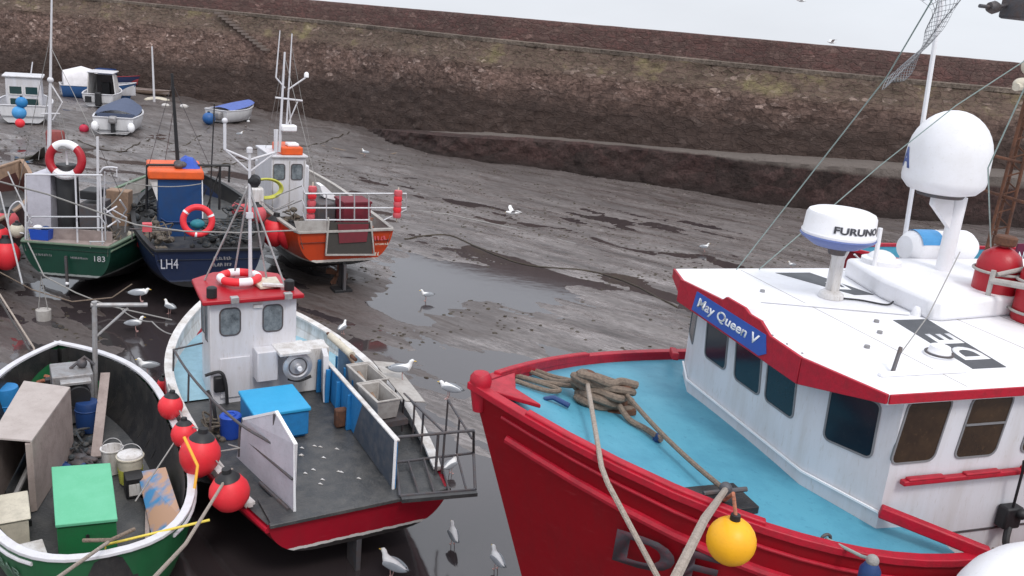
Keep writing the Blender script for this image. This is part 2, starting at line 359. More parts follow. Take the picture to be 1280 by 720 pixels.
def rrect(w, h, r=.05, slant=0, k=4):           # rounded rectangle outline (u,v), centred
    pts = []
    for cx, cy, a0 in ((w/2-r, h/2-r, 0), (-w/2+r, h/2-r, 90), (-w/2+r, -h/2+r, 180), (w/2-r, -h/2+r, 270)):
        for i in range(k+1):
            a = Rd(a0+90*i/k); pts.append((cx+r*cos(a)+slant*(cy+r*sin(a)), cy+r*sin(a)))
    return pts
def window(parent, c, xd, yd, w, h, gm=glass, fm=rubber, r=.05, fw=.02, slant=0, bar=None, proud=.012):
    """frame ring standing proud of the wall, pane set inside it"""
    c, xd, yd = Vector(c), Vector(xd).normalized(), Vector(yd).normalized(); nn = xd.cross(yd)
    o = rrect(w+2*fw, h+2*fw, r+fw, slant); i = rrect(w, h, r, slant); P = lambda q, d: c+xd*q[0]+yd*q[1]+nn*d
    n = len(o); mb = MB()
    rings = [[P(q, -.01) for q in o], [P(q, proud) for q in o], [P(q, proud) for q in i], [P(q, -.01) for q in i]]
    b = 0
    for ring in rings: mb.v += ring
    for k in range(3):
        for j in range(n): mb.f.append((k*n+j, k*n+(j+1) % n, (k+1)*n+(j+1) % n, (k+1)*n+j))
    if bar is not None:
        mb.prism([P((-w/2, bar-.01), .008), P((w/2, bar-.01), .008), P((w/2, bar+.01), .008), P((-w/2, bar+.01), .008)], nn*.012)
    f = mb.build('window', fm, parent)
    MB().prism([P(q, -.004) for q in i], nn*.009).build('pane', gm, f)
    return f
def stanchion_rail(mb, pts, zlo, r=.018, mid=None):
    mb.tube(pts, r)
    if mid: mb.tube([p-Vector((0, 0, mid)) for p in pts], r*.8)
    for p in pts: mb.tube([p, Vector((p.x, p.y, zlo(p) if callable(zlo) else zlo))], r, 6)
# ------------------------------------------------------------------ sky, sun
SUN_EL, SUN_AZ = Rd(52), Rd(150)            # azimuth clockwise from +Y
w = bpy.data.worlds.new('World'); SC.world = w; w.use_nodes = True; nt = w.node_tree; L = nt.links
bg = nt.nodes['Background']; bg.inputs[1].default_value = .1
sk = nd(nt, 'ShaderNodeTexSky', sky_type='NISHITA'); sk.sun_disc = False; sk.sun_elevation = SUN_EL; sk.sun_rotation = SUN_AZ; sk.dust_density = 4; sk.air_density = 1.2
tc = nd(nt, 'ShaderNodeTexCoord'); sp = nd(nt, 'ShaderNodeSeparateXYZ'); L.new(tc.outputs['Generated'], sp.inputs[0])
cr = nd(nt, 'ShaderNodeValToRGB'); e = cr.color_ramp.elements; e[0].position = .0; e[0].color = (9.0, 9.35, 10.0, 1); e[1].position = .85; e[1].color = (15.5, 15.9, 16.8, 1)
k = e.new(.14); k.color = (8.4, 8.9, 9.8, 1)
L.new(sp.outputs[2], cr.inputs[0])
mp = nd(nt, 'ShaderNodeMapping'); mp.inputs['Scale'].default_value = (1, 1, 3.5); L.new(tc.outputs['Generated'], mp.inputs[0])
nz = nd(nt, 'ShaderNodeTexNoise'); nz.inputs['Scale'].default_value = 3.2; nz.inputs['Detail'].default_value = 6; L.new(mp.outputs[0], nz.inputs[0])
mr = nd(nt, 'ShaderNodeMapRange'); mr.inputs[1].default_value = .3; mr.inputs[2].default_value = .7; mr.inputs[3].default_value = .93; mr.inputs[4].default_value = 1.05; L.new(nz.outputs[0], mr.inputs[0])
ml = nd(nt, 'ShaderNodeMix', data_type='RGBA', blend_type='MULTIPLY'); ml.inputs[0].default_value = 1; L.new(cr.outputs[0], ml.inputs[6]); L.new(mr.outputs[0], ml.inputs[7])
mx = nd(nt, 'ShaderNodeMix', data_type='RGBA'); mx.inputs[0].default_value = .86; L.new(sk.outputs[0], mx.inputs[6]); L.new(ml.outputs[2], mx.inputs[7]); L.new(mx.outputs[2], bg.inputs[0])
sd = bpy.data.lights.new('sun', 'SUN'); sd.energy = 1.4; sd.angle = Rd(14); sd.color = (1, .96, .92)
so = bpy.data.objects.new('sun', sd); COL.objects.link(so); so.rotation_euler = (pi/2-SUN_EL, 0, -SUN_AZ+pi)
so.rotation_euler = Vector((sin(SUN_AZ)*cos(SUN_EL), cos(SUN_AZ)*cos(SUN_EL), sin(SUN_EL))).to_track_quat('Z', 'Y').to_euler()
vs = SC.view_settings; vs.view_transform = 'Standard'; vs.look = 'None'; vs.gamma = 1; vs.exposure = .06; vs.use_curve_mapping = False

# ------------------------------------------------------------------ harbour bed
def chan(x, y):
    """winding drainage gullies: (depth 0..1)"""
    d = 0
    for (x0, y0, x1, y1, wd, am) in ((-3, 33.5, 8.5, 24.5, .42, .45), (-2, 38, 13, 30.5, .35, .5), (2.5, 31, 7, 26, .7, .5), (-14, 48, 0, 39, .3, .8), (-34, 56, -16, 50, .4, 1), (-30, 45, -14, 47, .35, 1), (-36, 50, -12, 54, .35, 1)):
        dx, dy = x1-x0, y1-y0; LL = dx*dx+dy*dy; t = max(0, min(1, ((x-x0)*dx+(y-y0)*dy)/LL)); wob = noise.noise(Vector((x*.28, y*.28, x0)))*am*3.2+noise.noise(Vector((x*1.1, y*1.1, y0)))*am*.5
        e = ((x-x0-t*dx)*-dy+(y-y0-t*dy)*dx)/math.sqrt(LL)+wob
        al = min(1, t*6, (1-t)*6) if 0 < t < 1 else 0
        d = max(d, al*math.exp(-(e/wd)**2))
    return d
def bed(x, y):
    v = Vector((x, y, 0)); n1 = noise.fractal(v*.16, 1.0, 2.0, 3); xr, yr = x*.83-y*.56, x*.56+y*.83; n2 = noise.fractal(Vector((xr*.35+3, yr*1.5, 4)), .9, 2.1, 4); n3 = noise.fractal(Vector((xr*1.2, yr*3.2, 8)), .8, 2.1, 3)
    far = min(1, max(0, (y-37)/14)); near = min(1, max(0, (24-y)/8))
    rip = min(1, max(0, (-4-x)/8))*min(1, max(0, (y-28)/8))     # rippled flats on the left
    h = .034 + .04*n1 + (.036+.055*rip+.05*far)*n2 + .012*n3
    if rip: h += rip*(.075*(1-abs(noise.noise(Vector((x*.3+n1*1.5, y*.8, 2))))*3.4))
    h += far*(.05+.14*max(0, noise.noise(Vector((x*.12, y*.2, 6)))))
    # wet hollows where the boats sit
    for cx, cy, rx, ry, dd in ((-9.3, 24, 2.1, 4, .11), (-2.7, 26, 1.1, 2.6, .1), (-1.2, 12, 3.2, 4.6, .09), (-8.2, 17.5, 5, 3.5, .05), (3.5, 21, 6.5, 1.0, .05), (-21, 41, 9, 4, .06), (-.6, 28, 2, 2.2, .06)):
        q = ((x-cx)/rx)**2+((y-cy)/ry)**2
        if q < 4: h -= dd*math.exp(-q)
    h -= .05*chan(x, y)
    return h
def dark(x, y):  # dark hull reflections around the boats, painted into the mud colour
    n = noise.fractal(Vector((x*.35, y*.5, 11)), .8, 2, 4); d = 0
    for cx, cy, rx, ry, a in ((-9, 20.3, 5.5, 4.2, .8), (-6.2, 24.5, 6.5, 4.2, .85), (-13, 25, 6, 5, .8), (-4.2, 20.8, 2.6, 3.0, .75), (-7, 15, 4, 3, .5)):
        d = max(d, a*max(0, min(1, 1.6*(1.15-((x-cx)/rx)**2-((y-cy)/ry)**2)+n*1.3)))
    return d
rows = []; y = 3.5
while y < 95: rows.append(y); y += max(.07, y*.0062)
rows += [110, 160, 300, 700, 1500]
nx = 430; mb = MB(); me = bpy.data.meshes.new('mud_flat'); V = []; Fc = []; weed = []
for y in rows:
    for i in range(nx+1):
        t = (i/nx-.5)*2; x = t*max(y*.86, 9)+ (0 if y < 100 else 0)
        V.append((x, y, bed(x, y) if y < 96 else -.5)); weed.append(max(chan(x, y) if y < 60 else 0, dark(x, y)))  # mask holds weedy gullies and the painted hull reflections
for j in range(len(rows)-1):
    for i in range(nx): a = j*(nx+1)+i; Fc.append((a, a+1, a+nx+2, a+nx+1))
# close sheet behind and around the camera
b0 = len(V); V += [(-60, -40, -.4), (60, -40, -.4)]; Fc.append((b0, b0+1, nx, 0)); weed += [0, 0]
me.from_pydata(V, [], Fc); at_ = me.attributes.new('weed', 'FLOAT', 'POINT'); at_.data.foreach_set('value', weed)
for p in me.polygons: p.use_smooth = True
mud = bpy.data.objects.new('mud_flat', me); COL.objects.link(mud); struct(mud)
m = bpy.data.materials.new('wet_mud'); m.use_nodes = True; nt = m.node_tree; L = nt.links; b = nt.nodes['Principled BSDF']
tc = nd(nt, 'ShaderNodeTexCoord')
def nz_(scale, sx, sy, det=6, rg=.6, ang=-34):
    mp = nd(nt, 'ShaderNodeMapping', vector_type='TEXTURE'); mp.inputs['Scale'].default_value = (1/sx, 1/sy, 1); mp.inputs['Rotation'].default_value = (0, 0, Rd(ang)); L.new(tc.outputs['Object'], mp.inputs[0])
    n = nd(nt, 'ShaderNodeTexNoise'); n.inputs['Scale'].default_value = scale; n.inputs['Detail'].default_value = det; n.inputs['Roughness'].default_value = rg; n.inputs['Distortion'].default_value = .35; L.new(mp.outputs[0], n.inputs[0]); return n
a1 = nz_(.5, .35, 1.9, 8, .68); a2 = nz_(1.1, .3, 1.9, 8, .72); a3 = nz_(6, .45, 1.5, 8, .8); a4 = nz_(.12, .5, 1.3, 5, .6)
r1 = nd(nt, 'ShaderNodeValToRGB'); e = r1.color_ramp.elements; e[0].position = .34; e[0].color = (.07, .048, .043, 1); e[1].position = .6; e[1].color = (.28, .25, .245, 1); L.new(a1.outputs[0], r1.inputs[0])
r2 = nd(nt, 'ShaderNodeValToRGB'); e = r2.color_ramp.elements; e[0].position = .4; e[0].color = (.45, .42, .4, 1); e[1].position = .6; e[1].color = (1, 1, 1, 1); L.new(a2.outputs[0], r2.inputs[0])
mm = nd(nt, 'ShaderNodeMix', data_type='RGBA', blend_type='MULTIPLY'); mm.inputs[0].default_value = .8; L.new(r1.outputs[0], mm.inputs[6]); L.new(r2.outputs[0], mm.inputs[7])
r4 = nd(nt, 'ShaderNodeValToRGB'); e = r4.color_ramp.elements; e[0].position = .4; e[0].color = (.3, .26, .24, 1); e[1].position = .56; e[1].color = (1, 1, 1, 1); L.new(a3.outputs[0], r4.inputs[0])
mm2 = nd(nt, 'ShaderNodeMix', data_type='RGBA', blend_type='MULTIPLY'); mm2.inputs[0].default_value = .85; L.new(mm.outputs[2], mm2.inputs[6]); L.new(r4.outputs[0], mm2.inputs[7]); mm = mm2
# weedy dark ground towards the wall
sp = nd(nt, 'ShaderNodeSeparateXYZ'); L.new(tc.outputs['Object'], sp.inputs[0])
fy = nd(nt, 'ShaderNodeMapRange'); fy.inputs[1].default_value = 33; fy.inputs[2].default_value = 50; L.new(sp.outputs[1], fy.inputs[0])
fa = nd(nt, 'ShaderNodeMath', operation='MULTIPLY'); L.new(fy.outputs[0], fa.inputs[0]); 
rr = nd(nt, 'ShaderNodeValToRGB'); rr.color_ramp.elements[0].position = .35; rr.color_ramp.elements[1].position = .62; L.new(a4.outputs[0], rr.inputs[0]); 
mx_ = nd(nt, 'ShaderNodeMath', operation='MULTIPLY_ADD'); mx_.inputs[1].default_value = .7; mx_.inputs[2].default_value = .3; L.new(rr.outputs[0], mx_.inputs[0]); L.new(mx_.outputs[0], fa.inputs[1])
wa = nd(nt, 'ShaderNodeAttribute', attribute_name='weed'); wm = nd(nt, 'ShaderNodeMath', operation='MAXIMUM'); L.new(fa.outputs[0], wm.inputs[0]); L.new(wa.outputs['Fac'], wm.inputs[1])  # weedy ground, plus hull reflections put into the colour
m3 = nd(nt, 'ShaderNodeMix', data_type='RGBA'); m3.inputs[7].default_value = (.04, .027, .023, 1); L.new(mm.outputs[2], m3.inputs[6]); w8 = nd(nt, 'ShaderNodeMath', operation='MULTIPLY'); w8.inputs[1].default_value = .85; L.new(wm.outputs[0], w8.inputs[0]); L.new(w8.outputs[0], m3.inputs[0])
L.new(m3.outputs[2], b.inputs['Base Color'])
rg = nd(nt, 'ShaderNodeMapRange'); rg.inputs[1].default_value = .4; rg.inputs[2].default_value = .58; rg.inputs[3].default_value = .5; rg.inputs[4].default_value = .13; L.new(a2.outputs[0], rg.inputs[0])
ra = nd(nt, 'ShaderNodeMath', operation='MULTIPLY_ADD'); ra.inputs[1].default_value = .3; L.new(wm.outputs[0], ra.inputs[0]); L.new(rg.outputs[0], ra.inputs[2]); L.new(ra.outputs[0], b.inputs['Roughness'])
b.inputs['IOR'].default_value = 1.8
ad = nd(nt, 'ShaderNodeMath', operation='MULTIPLY_ADD'); ad.inputs[1].default_value = .6; L.new(a3.outputs[0], ad.inputs[0]); L.new(a2.outputs[0], ad.inputs[2])
bp = nd(nt, 'ShaderNodeBump'); bp.inputs['Strength'].default_value = .4; bp.inputs['Distance'].default_value = .06; L.new(ad.outputs[0], bp.inputs['Height']); L.new(bp.outputs[0], b.inputs['Normal'])
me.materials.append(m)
# thin film of water left by the tide
wm_ = bpy.data.materials.new('tide_water'); wm_.use_nodes = True; nt = wm_.node_tree; L = nt.links; b = nt.nodes['Principled BSDF']
b.inputs['Base Color'].default_value = (.04, .032, .034, 1); b.inputs['Roughness'].default_value = .08; b.inputs['IOR'].default_value = 1.85
tc = nd(nt, 'ShaderNodeTexCoord'); n = nd(nt, 'ShaderNodeTexNoise'); n.inputs['Scale'].default_value = 2.2; n.inputs['Detail'].default_value = 4; L.new(tc.outputs['Object'], n.inputs[0])
bp = nd(nt, 'ShaderNodeBump'); bp.inputs['Strength'].default_value = .12; bp.inputs['Distance'].default_value = .02; L.new(n.outputs[0], bp.inputs['Height']); L.new(bp.outputs[0], b.inputs['Normal'])
wmesh = MB().add([(-60, -5, .012), (60, -5, .012), (75, 84, .012), (-75, 84, .012)], [(0, 1, 2, 3)]); wo = wmesh.build('tide_pools', wm_); struct(wo)
# open sea beyond the pier
sea = bpy.data.materials.new('sea'); sea.use_nodes = True; sea.node_tree.nodes['Principled BSDF'].inputs['Base Color'].default_value = (.1, .13, .15, 1); sea.node_tree.nodes['Principled BSDF'].inputs['Roughness'].default_value = .3
struct(MB().add([(-1600, 118, .6), (1600, 118, .6), (1600, 1500, .6), (-1600, 1500, .6)], [(0, 1, 2, 3)]).build('sea_water', sea))

# seaweed and small stones strewn over the mud
def lumps(N, gen, name, m, label, cat):
    mb = MB()
    for _ in range(N):
        x, y, s = gen()
        z = bed(x, y); n = random.choice((5, 6, 7)); a0 = random.random()*6; h = s*random.uniform(.15, .45); el = random.uniform(.5, 1)
        ring = [(x+s*cos(a0+2*pi*k/n)*random.uniform(.7, 1.2), y+s*el*sin(a0+2*pi*k/n)*random.uniform(.7, 1.2), z-.02) for k in range(n)]
        top = [(x+(p[0]-x)*.6, y+(p[1]-y)*.6, z+h*random.uniform(.7, 1)) for p in ring]
        mb.loft([ring, top])
    o = mb.build(name, m); o['kind'] = 'stuff'; o['label'] = label; o['category'] = cat; return o
weedm = mat('seaweed', (.035, .026, .018), .45, grime=.5, gcol=(.09, .07, .03), scale=8)
stonem = mat('wet_stone', (.16, .13, .12), .5, grime=.6, scale=5)
def g1():
    while 1:
        y = 19+random.random()**.8*34; x = random.uniform(-.62, .5)*y
        if noise.noise(Vector((x*.25, y*.35, 1))) > .02 or random.random() < .12: return x, y, random.uniform(.03, .09)
lumps(3800, g1, 'seaweed', weedm, 'small dark scraps of seaweed lying over the wet mud', 'seaweed')
def g2():
    y = random.uniform(34, 62); x = random.uniform(-.6, .5)*y; return x, y, random.uniform(.03, .1)
lumps(500, g2, 'stones', stonem, 'small wet stones on the mud below the harbour wall', 'stones')

# ------------------------------------------------------------------ harbour wall
WL = [(-96, 92.5), (-75, 86.5), (-45, 77.5), (-30, 73), (-16.5, 67.2), (-10, 62), (-4.5, 57.4), (2, 54.2), (8.5, 51.3), (14.5, 49.1), (25, 48.6), (45, 51.5), (70, 59)]
cum = [0]
for i in range(1, len(WL)): cum.append(cum[-1]+math.dist(WL[i], WL[i-1]))
WP = smooth_path([(x, y, 0) for x, y in WL], 12); wc = [0]
for i in range(1, len(WP)): wc.append(wc[-1]+(WP[i]-WP[i-1]).length)
def wpos(s):
    import bisect
    i = min(len(WP)-2, max(0, bisect.bisect(wc, s)-1)); t = (s-wc[i])/(wc[i+1]-wc[i]); p = WP[i].lerp(WP[i+1], t); d = (WP[i+1]-WP[i]).normalized(); return p, Vector((d.y, -d.x, 0))
def stone_mat(name, cols, cell=1.9, yscale=1.5, zdark=None, mort=.42, redn=.5):
    m = bpy.data.materials.new(name); m.use_nodes = True; nt = m.node_tree; L = nt.links; b = nt.nodes['Principled BSDF']
    uv = nd(nt, 'ShaderNodeUVMap'); mp = nd(nt, 'ShaderNodeMapping'); mp.inputs['Scale'].default_value = (1, yscale, 1); L.new(uv.outputs[0], mp.inputs[0])
    wn = nd(nt, 'ShaderNodeTexNoise'); wn.inputs['Scale'].default_value = 1.6; wn.inputs['Detail'].default_value = 6; wn.inputs['Roughness'].default_value = .7; L.new(mp.outputs[0], wn.inputs[0])
    wv = nd(nt, 'ShaderNodeMix', data_type='VECTOR'); wv.inputs[0].default_value = .3; L.new(mp.outputs[0], wv.inputs[4]); L.new(wn.outputs[1], wv.inputs[5])
    vo = nd(nt, 'ShaderNodeTexVoronoi', voronoi_dimensions='2D'); vo.inputs['Scale'].default_value = cell; L.new(wv.outputs[1], vo.inputs[0])
    vo.distance = 'CHEBYCHEV'; vo.inputs['Randomness'].default_value = .8
    v2 = nd(nt, 'ShaderNodeTexVoronoi', voronoi_dimensions='2D'); v2.inputs['Scale'].default_value = cell*2.3; L.new(wv.outputs[1], v2.inputs[0])
    vf = nd(nt, 'ShaderNodeTexVoronoi', voronoi_dimensions='2D', feature='F2', distance='CHEBYCHEV'); vf.inputs['Scale'].default_value = cell; vf.inputs['Randomness'].default_value = .8; L.new(wv.outputs[1], vf.inputs[0])
    ve = nd(nt, 'ShaderNodeMath', operation='SUBTRACT'); L.new(vf.outputs['Distance'], ve.inputs[0]); L.new(vo.outputs['Distance'], ve.inputs[1])
    sep = nd(nt, 'ShaderNodeSeparateColor'); L.new(vo.outputs['Color'], sep.inputs[0])
    cr = nd(nt, 'ShaderNodeValToRGB'); e = cr.color_ramp.elements
    e[0].position = 0; e[0].color = rgba(cols[0]); e[1].position = 1; e[1].color = rgba(cols[-1])
    for i, c in enumerate(cols[1:-1]): x = e.new((i+1)/(len(cols)-1)); x.color = rgba(c)
    s2 = nd(nt, 'ShaderNodeSeparateColor'); L.new(v2.outputs['Color'], s2.inputs[0]); sm = nd(nt, 'ShaderNodeMix'); sm.inputs[0].default_value = .45; L.new(sep.outputs[0], sm.inputs[2]); L.new(s2.outputs[0], sm.inputs[3]); L.new(sm.outputs[0], cr.inputs[0])
    big = nd(nt, 'ShaderNodeTexNoise'); big.inputs['Scale'].default_value = .35; big.inputs['Detail'].default_value = 8; big.inputs['Roughness'].default_value = .7; L.new(uv.outputs[0], big.inputs[0])
    fine = nd(nt, 'ShaderNodeTexNoise'); fine.inputs['Scale'].default_value = 4.6; fine.inputs['Detail'].default_value = 7; fine.inputs['Roughness'].default_value = .75; L.new(uv.outputs[0], fine.inputs[0])
    br = nd(nt, 'ShaderNodeMapRange'); br.inputs[1].default_value = .3; br.inputs[2].default_value = .7; br.inputs[3].default_value = .55; br.inputs[4].default_value = 1.35; L.new(big.outputs[0], br.inputs[0])
    fr = nd(nt, 'ShaderNodeMapRange'); fr.inputs[1].default_value = .3; fr.inputs[2].default_value = .7; fr.inputs[3].default_value = .3; fr.inputs[4].default_value = 1.75; L.new(fine.outputs[0], fr.inputs[0])
    mu = nd(nt, 'ShaderNodeMath', operation='MULTIPLY'); L.new(br.outputs[0], mu.inputs[0]); L.new(fr.outputs[0], mu.inputs[1])
    c1 = nd(nt, 'ShaderNodeMix', data_type='RGBA', blend_type='MULTIPLY'); c1.inputs[0].default_value = 1; L.new(cr.outputs[0], c1.inputs[6]); L.new(mu.outputs[0], c1.inputs[7])
    me_ = nd(nt, 'ShaderNodeMapRange'); me_.inputs[1].default_value = .0; me_.inputs[2].default_value = .11; me_.inputs[3].default_value = mort*1.2; me_.inputs[4].default_value = 0; L.new(ve.outputs[0], me_.inputs[0])
    mq = nd(nt, 'ShaderNodeMapRange'); mq.inputs[1].default_value = .47; mq.inputs[2].default_value = .6; L.new(fine.outputs[0], mq.inputs[0])
    mw = nd(nt, 'ShaderNodeMath', operation='MULTIPLY'); L.new(me_.outputs[0], mw.inputs[0]); L.new(mq.outputs[0], mw.inputs[1]); me_ = mw
    c2 = nd(nt, 'ShaderNodeMix', data_type='RGBA'); c2.inputs[7].default_value = (.018, .012, .01, 1); L.new(c1.outputs[2], c2.inputs[6]); L.new(me_.outputs[0], c2.inputs[0])
    sp = nd(nt, 'ShaderNodeSeparateXYZ'); L.new(uv.outputs[0], sp.inputs[0]); out = c2.outputs[2]
    def band(z0, z1, col, wob, amount=1, up=False, contrast=None, tide=0):
        nonlocal out
        zsrc = sp.outputs[1]
        if tide:
            t1 = nd(nt, 'ShaderNodeMath', operation='MULTIPLY_ADD'); t1.inputs[1].default_value = -tide; L.new(sp.outputs[0], t1.inputs[0]); L.new(sp.outputs[1], t1.inputs[2])
            zsrc = t1.outputs[0]
        a = nd(nt, 'ShaderNodeMath', operation='MULTIPLY_ADD'); a.inputs[1].default_value = wob; L.new(big.outputs[0], a.inputs[0]); L.new(zsrc, a.inputs[2])
        r = nd(nt, 'ShaderNodeMapRange'); r.inputs[1].default_value = z0+wob*.5; r.inputs[2].default_value = z1+wob*.5; r.inputs[3].default_value = 0 if up else amount; r.inputs[4].default_value = amount if up else 0; L.new(a.outputs[0], r.inputs[0])
        f = r.outputs[0]
        if contrast:
            q = nd(nt, 'ShaderNodeMapRange'); q.inputs[1].default_value = contrast[0]; q.inputs[2].default_value = contrast[1]; L.new(fine.outputs[0] if len(contrast) < 3 else big.outputs[0], q.inputs[0])
            g = nd(nt, 'ShaderNodeMath', operation='MULTIPLY'); L.new(f, g.inputs[0]); L.new(q.outputs[0], g.inputs[1]); f = g.outputs[0]
        c = nd(nt, 'ShaderNodeMix', data_type='RGBA'); c.inputs[7].default_value = rgba(col); L.new(out, c.inputs[6]); L.new(f, c.inputs[0]); out = c.outputs[2]
    for z in (zdark or []): band(*z)
    L.new(out, b.inputs['Base Color'])
    b.inputs['Roughness'].default_value = .8; b.inputs['Specular IOR Level'].default_value = .3
    hm = nd(nt, 'ShaderNodeMapRange'); hm.inputs[1].default_value = 0; hm.inputs[2].default_value = .16; L.new(ve.outputs[0], hm.inputs[0])
    ha = nd(nt, 'ShaderNodeMath', operation='MULTIPLY_ADD'); ha.inputs[1].default_value = 1.3; L.new(fine.outputs[0], ha.inputs[0]); hs = nd(nt, 'ShaderNodeMath', operation='MULTIPLY'); hs.inputs[1].default_value = .3; L.new(hm.outputs[0], hs.inputs[0]); L.new(hs.outputs[0], ha.inputs[2])
    bp = nd(nt, 'ShaderNodeBump'); bp.inputs['Strength'].default_value = 1; bp.inputs['Distance'].default_value = .13; L.new(ha.outputs[0], bp.inputs['Height']); L.new(bp.outputs[0], b.inputs['Normal'])
    return m
def wall_strip(name, s0, s1, prof, m, amp=.08, ds=.22, parent=None, zoff=None):
    """prof: list of (set-back from the wall line, z); v runs along it"""
    pts = []; 
    for (a, z), (a2, z2) in zip(prof, prof[1:]):
        n = max(1, int(math.hypot(a2-a, z2-z)/.2))
        pts += [(a+(a2-a)*k/n, z+(z2-z)*k/n) for k in range(n)]
    pts.append(prof[-1]); ns = int((s1-s0)/ds); V = []; UV = []; F = []
    for i in range(ns+1):
        s = s0+(s1-s0)*i/ns; p, nrm = wpos(s); zk = p.z/2.28 if p.z > 0 else 1; p = Vector((p.x, p.y, 0)); nrm.z = 0; nrm.normalize()
        for (a, z) in pts:
            z = z*zk if z > 0 else z
            d = amp*(noise.fractal(Vector((s*1.6, z*2.2, 3)), .8, 2.2, 4) + .7*noise.noise(Vector((s*.3, z*.4, 9))))
            q = p - nrm*a + nrm*d; V.append((q.x, q.y, z+(amp*.25*noise.noise(Vector((s*1.1, a, 5)))) if z > .3 else z)); UV.append((s, z+a*.7))
    k = len(pts)
    for i in range(ns):
        for j in range(k-1): F.append((i*k+j, (i+1)*k+j, (i+1)*k+j+1, i*k+j+1))
    me = bpy.data.meshes.new(name); me.from_pydata(V, [], F); ul = me.uv_layers.new(name='UVMap')
    for lp in me.loops: ul.data[lp.index].uv = UV[lp.vertex_index]
    bm = bmesh.new(); bm.from_mesh(me); bmesh.ops.recalc_face_normals(bm, faces=bm.faces); bm.to_mesh(me); bm.free()
    for p in me.polygons: p.use_smooth = True
    me.set_sharp_from_angle(angle=Rd(50)); me.materials.append(m)
    o = bpy.data.objects.new(name, me); COL.objects.link(o)
    if parent: o.parent = parent
    return o
main_m = stone_mat('rubble_stone', [(.07, .043, .035), (.145, .092, .075), (.22, .145, .12), (.105, .066, .055), (.5, .37, .32)], 2.1, 1.7,
    [(5.5, 6.3, (.1, .083, .056), 1.2, .75, True, (.4, .6)), (5.8, 6.4, (.26, .23, .1), .6, .7, True, (.53, .68, 1)), (.1, 1.9, (.05, .034, .029), 1.9, .84, False, None, .033)])
par_m = stone_mat('red_sandstone', [(.14, .06, .05), (.29, .115, .1), (.18, .08, .07), (.25, .14, .115), (.6, .36, .31)], 2.0, 2.2,
    [(8.1, 8.35, (.09, .065, .06), .3, .7, True), (6.9, 7.6, (.2, .15, .05), .8, .5, False, (.5, .62, 1))], mort=.45)
ledge_m = stone_mat('ledge_stone', [(.03, .02, .018), (.065, .036, .033), (.045, .03, .027), (.085, .05, .046)], .8, 1.1,
    [(2.1, 2.3, (.17, .145, .13), .25, .9, True), (0, .7, (.03, .02, .018), .5, .9)])
wall = root('harbour_wall', 'long high rubble stone harbour wall across the back, dark with seaweed at its foot', 'harbour wall')
STOT = wc[-1]
wall_strip('wall_face', 0, STOT, [(0, -.6), (.1, 1.5), (.35, 4.2), (.55, 5.6), (1.0, 6.3), (1.25, 6.95)], main_m, .13, parent=wall)
wall_strip('walkway_kerb', 0, STOT, [(1.2, 6.9), (1.18, 7.12), (1.5, 7.16), (2.6, 7.16)], stone_mat('kerb_stone', [(.14, .11, .09), (.2, .16, .13)], .9, 1, [], mort=.3), .03, parent=wall)
wall_strip('parapet', 0, STOT, [(2.4, 7.1), (2.45, 8.35), (2.5, 8.5), (2.75, 8.53), (3.4, 8.5), (3.5, 8.2), (3.6, -1)], par_m, .05, parent=wall)
LP_ = [at(462, 160, .35), at(500, 163, 1.0), at(570, 169, 1.45), at(700, 176, 1.8), at(850, 188, 2.2), at(1000, 200, 2.6), at(1250, 216, 2.9), Vector((40, 50, 2.9))]
sv = (WP, wc)
WP = smooth_path([(p.x, p.y, p.z) for p in LP_], 12); wc = [0]
for i in range(1, len(WP)): wc.append(wc[-1]+(WP[i]-WP[i-1]).length)
lz = wall_strip('stone_ledge', 0, wc[-1], [(-.35, -.6), (-.1, .6), (0, 1.4), (.05, 2.1), (.3, 2.24), (1.6, 2.28), (5, 2.1)], ledge_m, .17, ds=.2)
tag(lz, 'low dark stone ledge running along the foot of the harbour wall', 'ledge')
WP, wc = sv
# worn steps climbing the wall on the left
st = MB(); 
def s_at(px, z):
    best = min(range(len(WP)), key=lambda i: abs((lambda v: 640+FPX*(v.dot(cR))/v.dot(cF))(WP[i]+Vector((0, 0, z))-CAM)-px)); return wc[best]
sa, sb = s_at(322, 4.6), s_at(258, 7)
for i in range(13):
    t = i/12; s = sa+(sb-sa)*t; p, nr = wpos(s); z = 4.7+2.3*t; d = (wpos(s+.1)[0]-p).normalized()
    o = p - nr*(.45+.7*t) ; q = [o+nr*.45-d*.3, o+nr*.45+d*.3, o-nr*.3+d*.3, o-nr*.3-d*.3]
    st.prism([v+Vector((0, 0, z-.16)) for v in q], (0, 0, .16))
so_ = st.build('stone_steps', stone_mat('step_stone', [(.12, .09, .08), (.2, .16, .14)], 2, 1, []), wall)
# ================================================================== big red trawler
Q = Frame(5.765, 10.574, 3.485)
T = root('fishing_trawler', 'large red trawler with blue foredeck and white wheelhouse in the right foreground', 'fishing boat', Q)
hq = Hull(6.453, 5.354, .95, .35, 2.128, 3.786, 4.617, .3, zk=.1, a=.7, ab=1.2, b=1.0, rake=1.45, u0=-.9)
hq_m = hull_mat('trawler_hull', (.24, .002, .008), 1.0, (.6, .6, .6), .06, rough=.45, spec=.2)
hq.shell(T, hq_m)
hq.inner(T, redh, lambda u: hq.zs(u)-.13 if u > .33 else 3.15, th=.1)
wd = lambda u: hq.zs(u)-.07
hq.deck(T, deckb, wd, th=.12, name='foredeck', crown=.1, u0=.33, k=12)
hq.deck(T, tubgrey, 3.2, th=.1, name='side_deck', u0=-.9, u1=.36)
hq.rail(T, redh, w=.12, h=.075, name='bulwark_rail', off=-.03, dz=.01, stern=False)
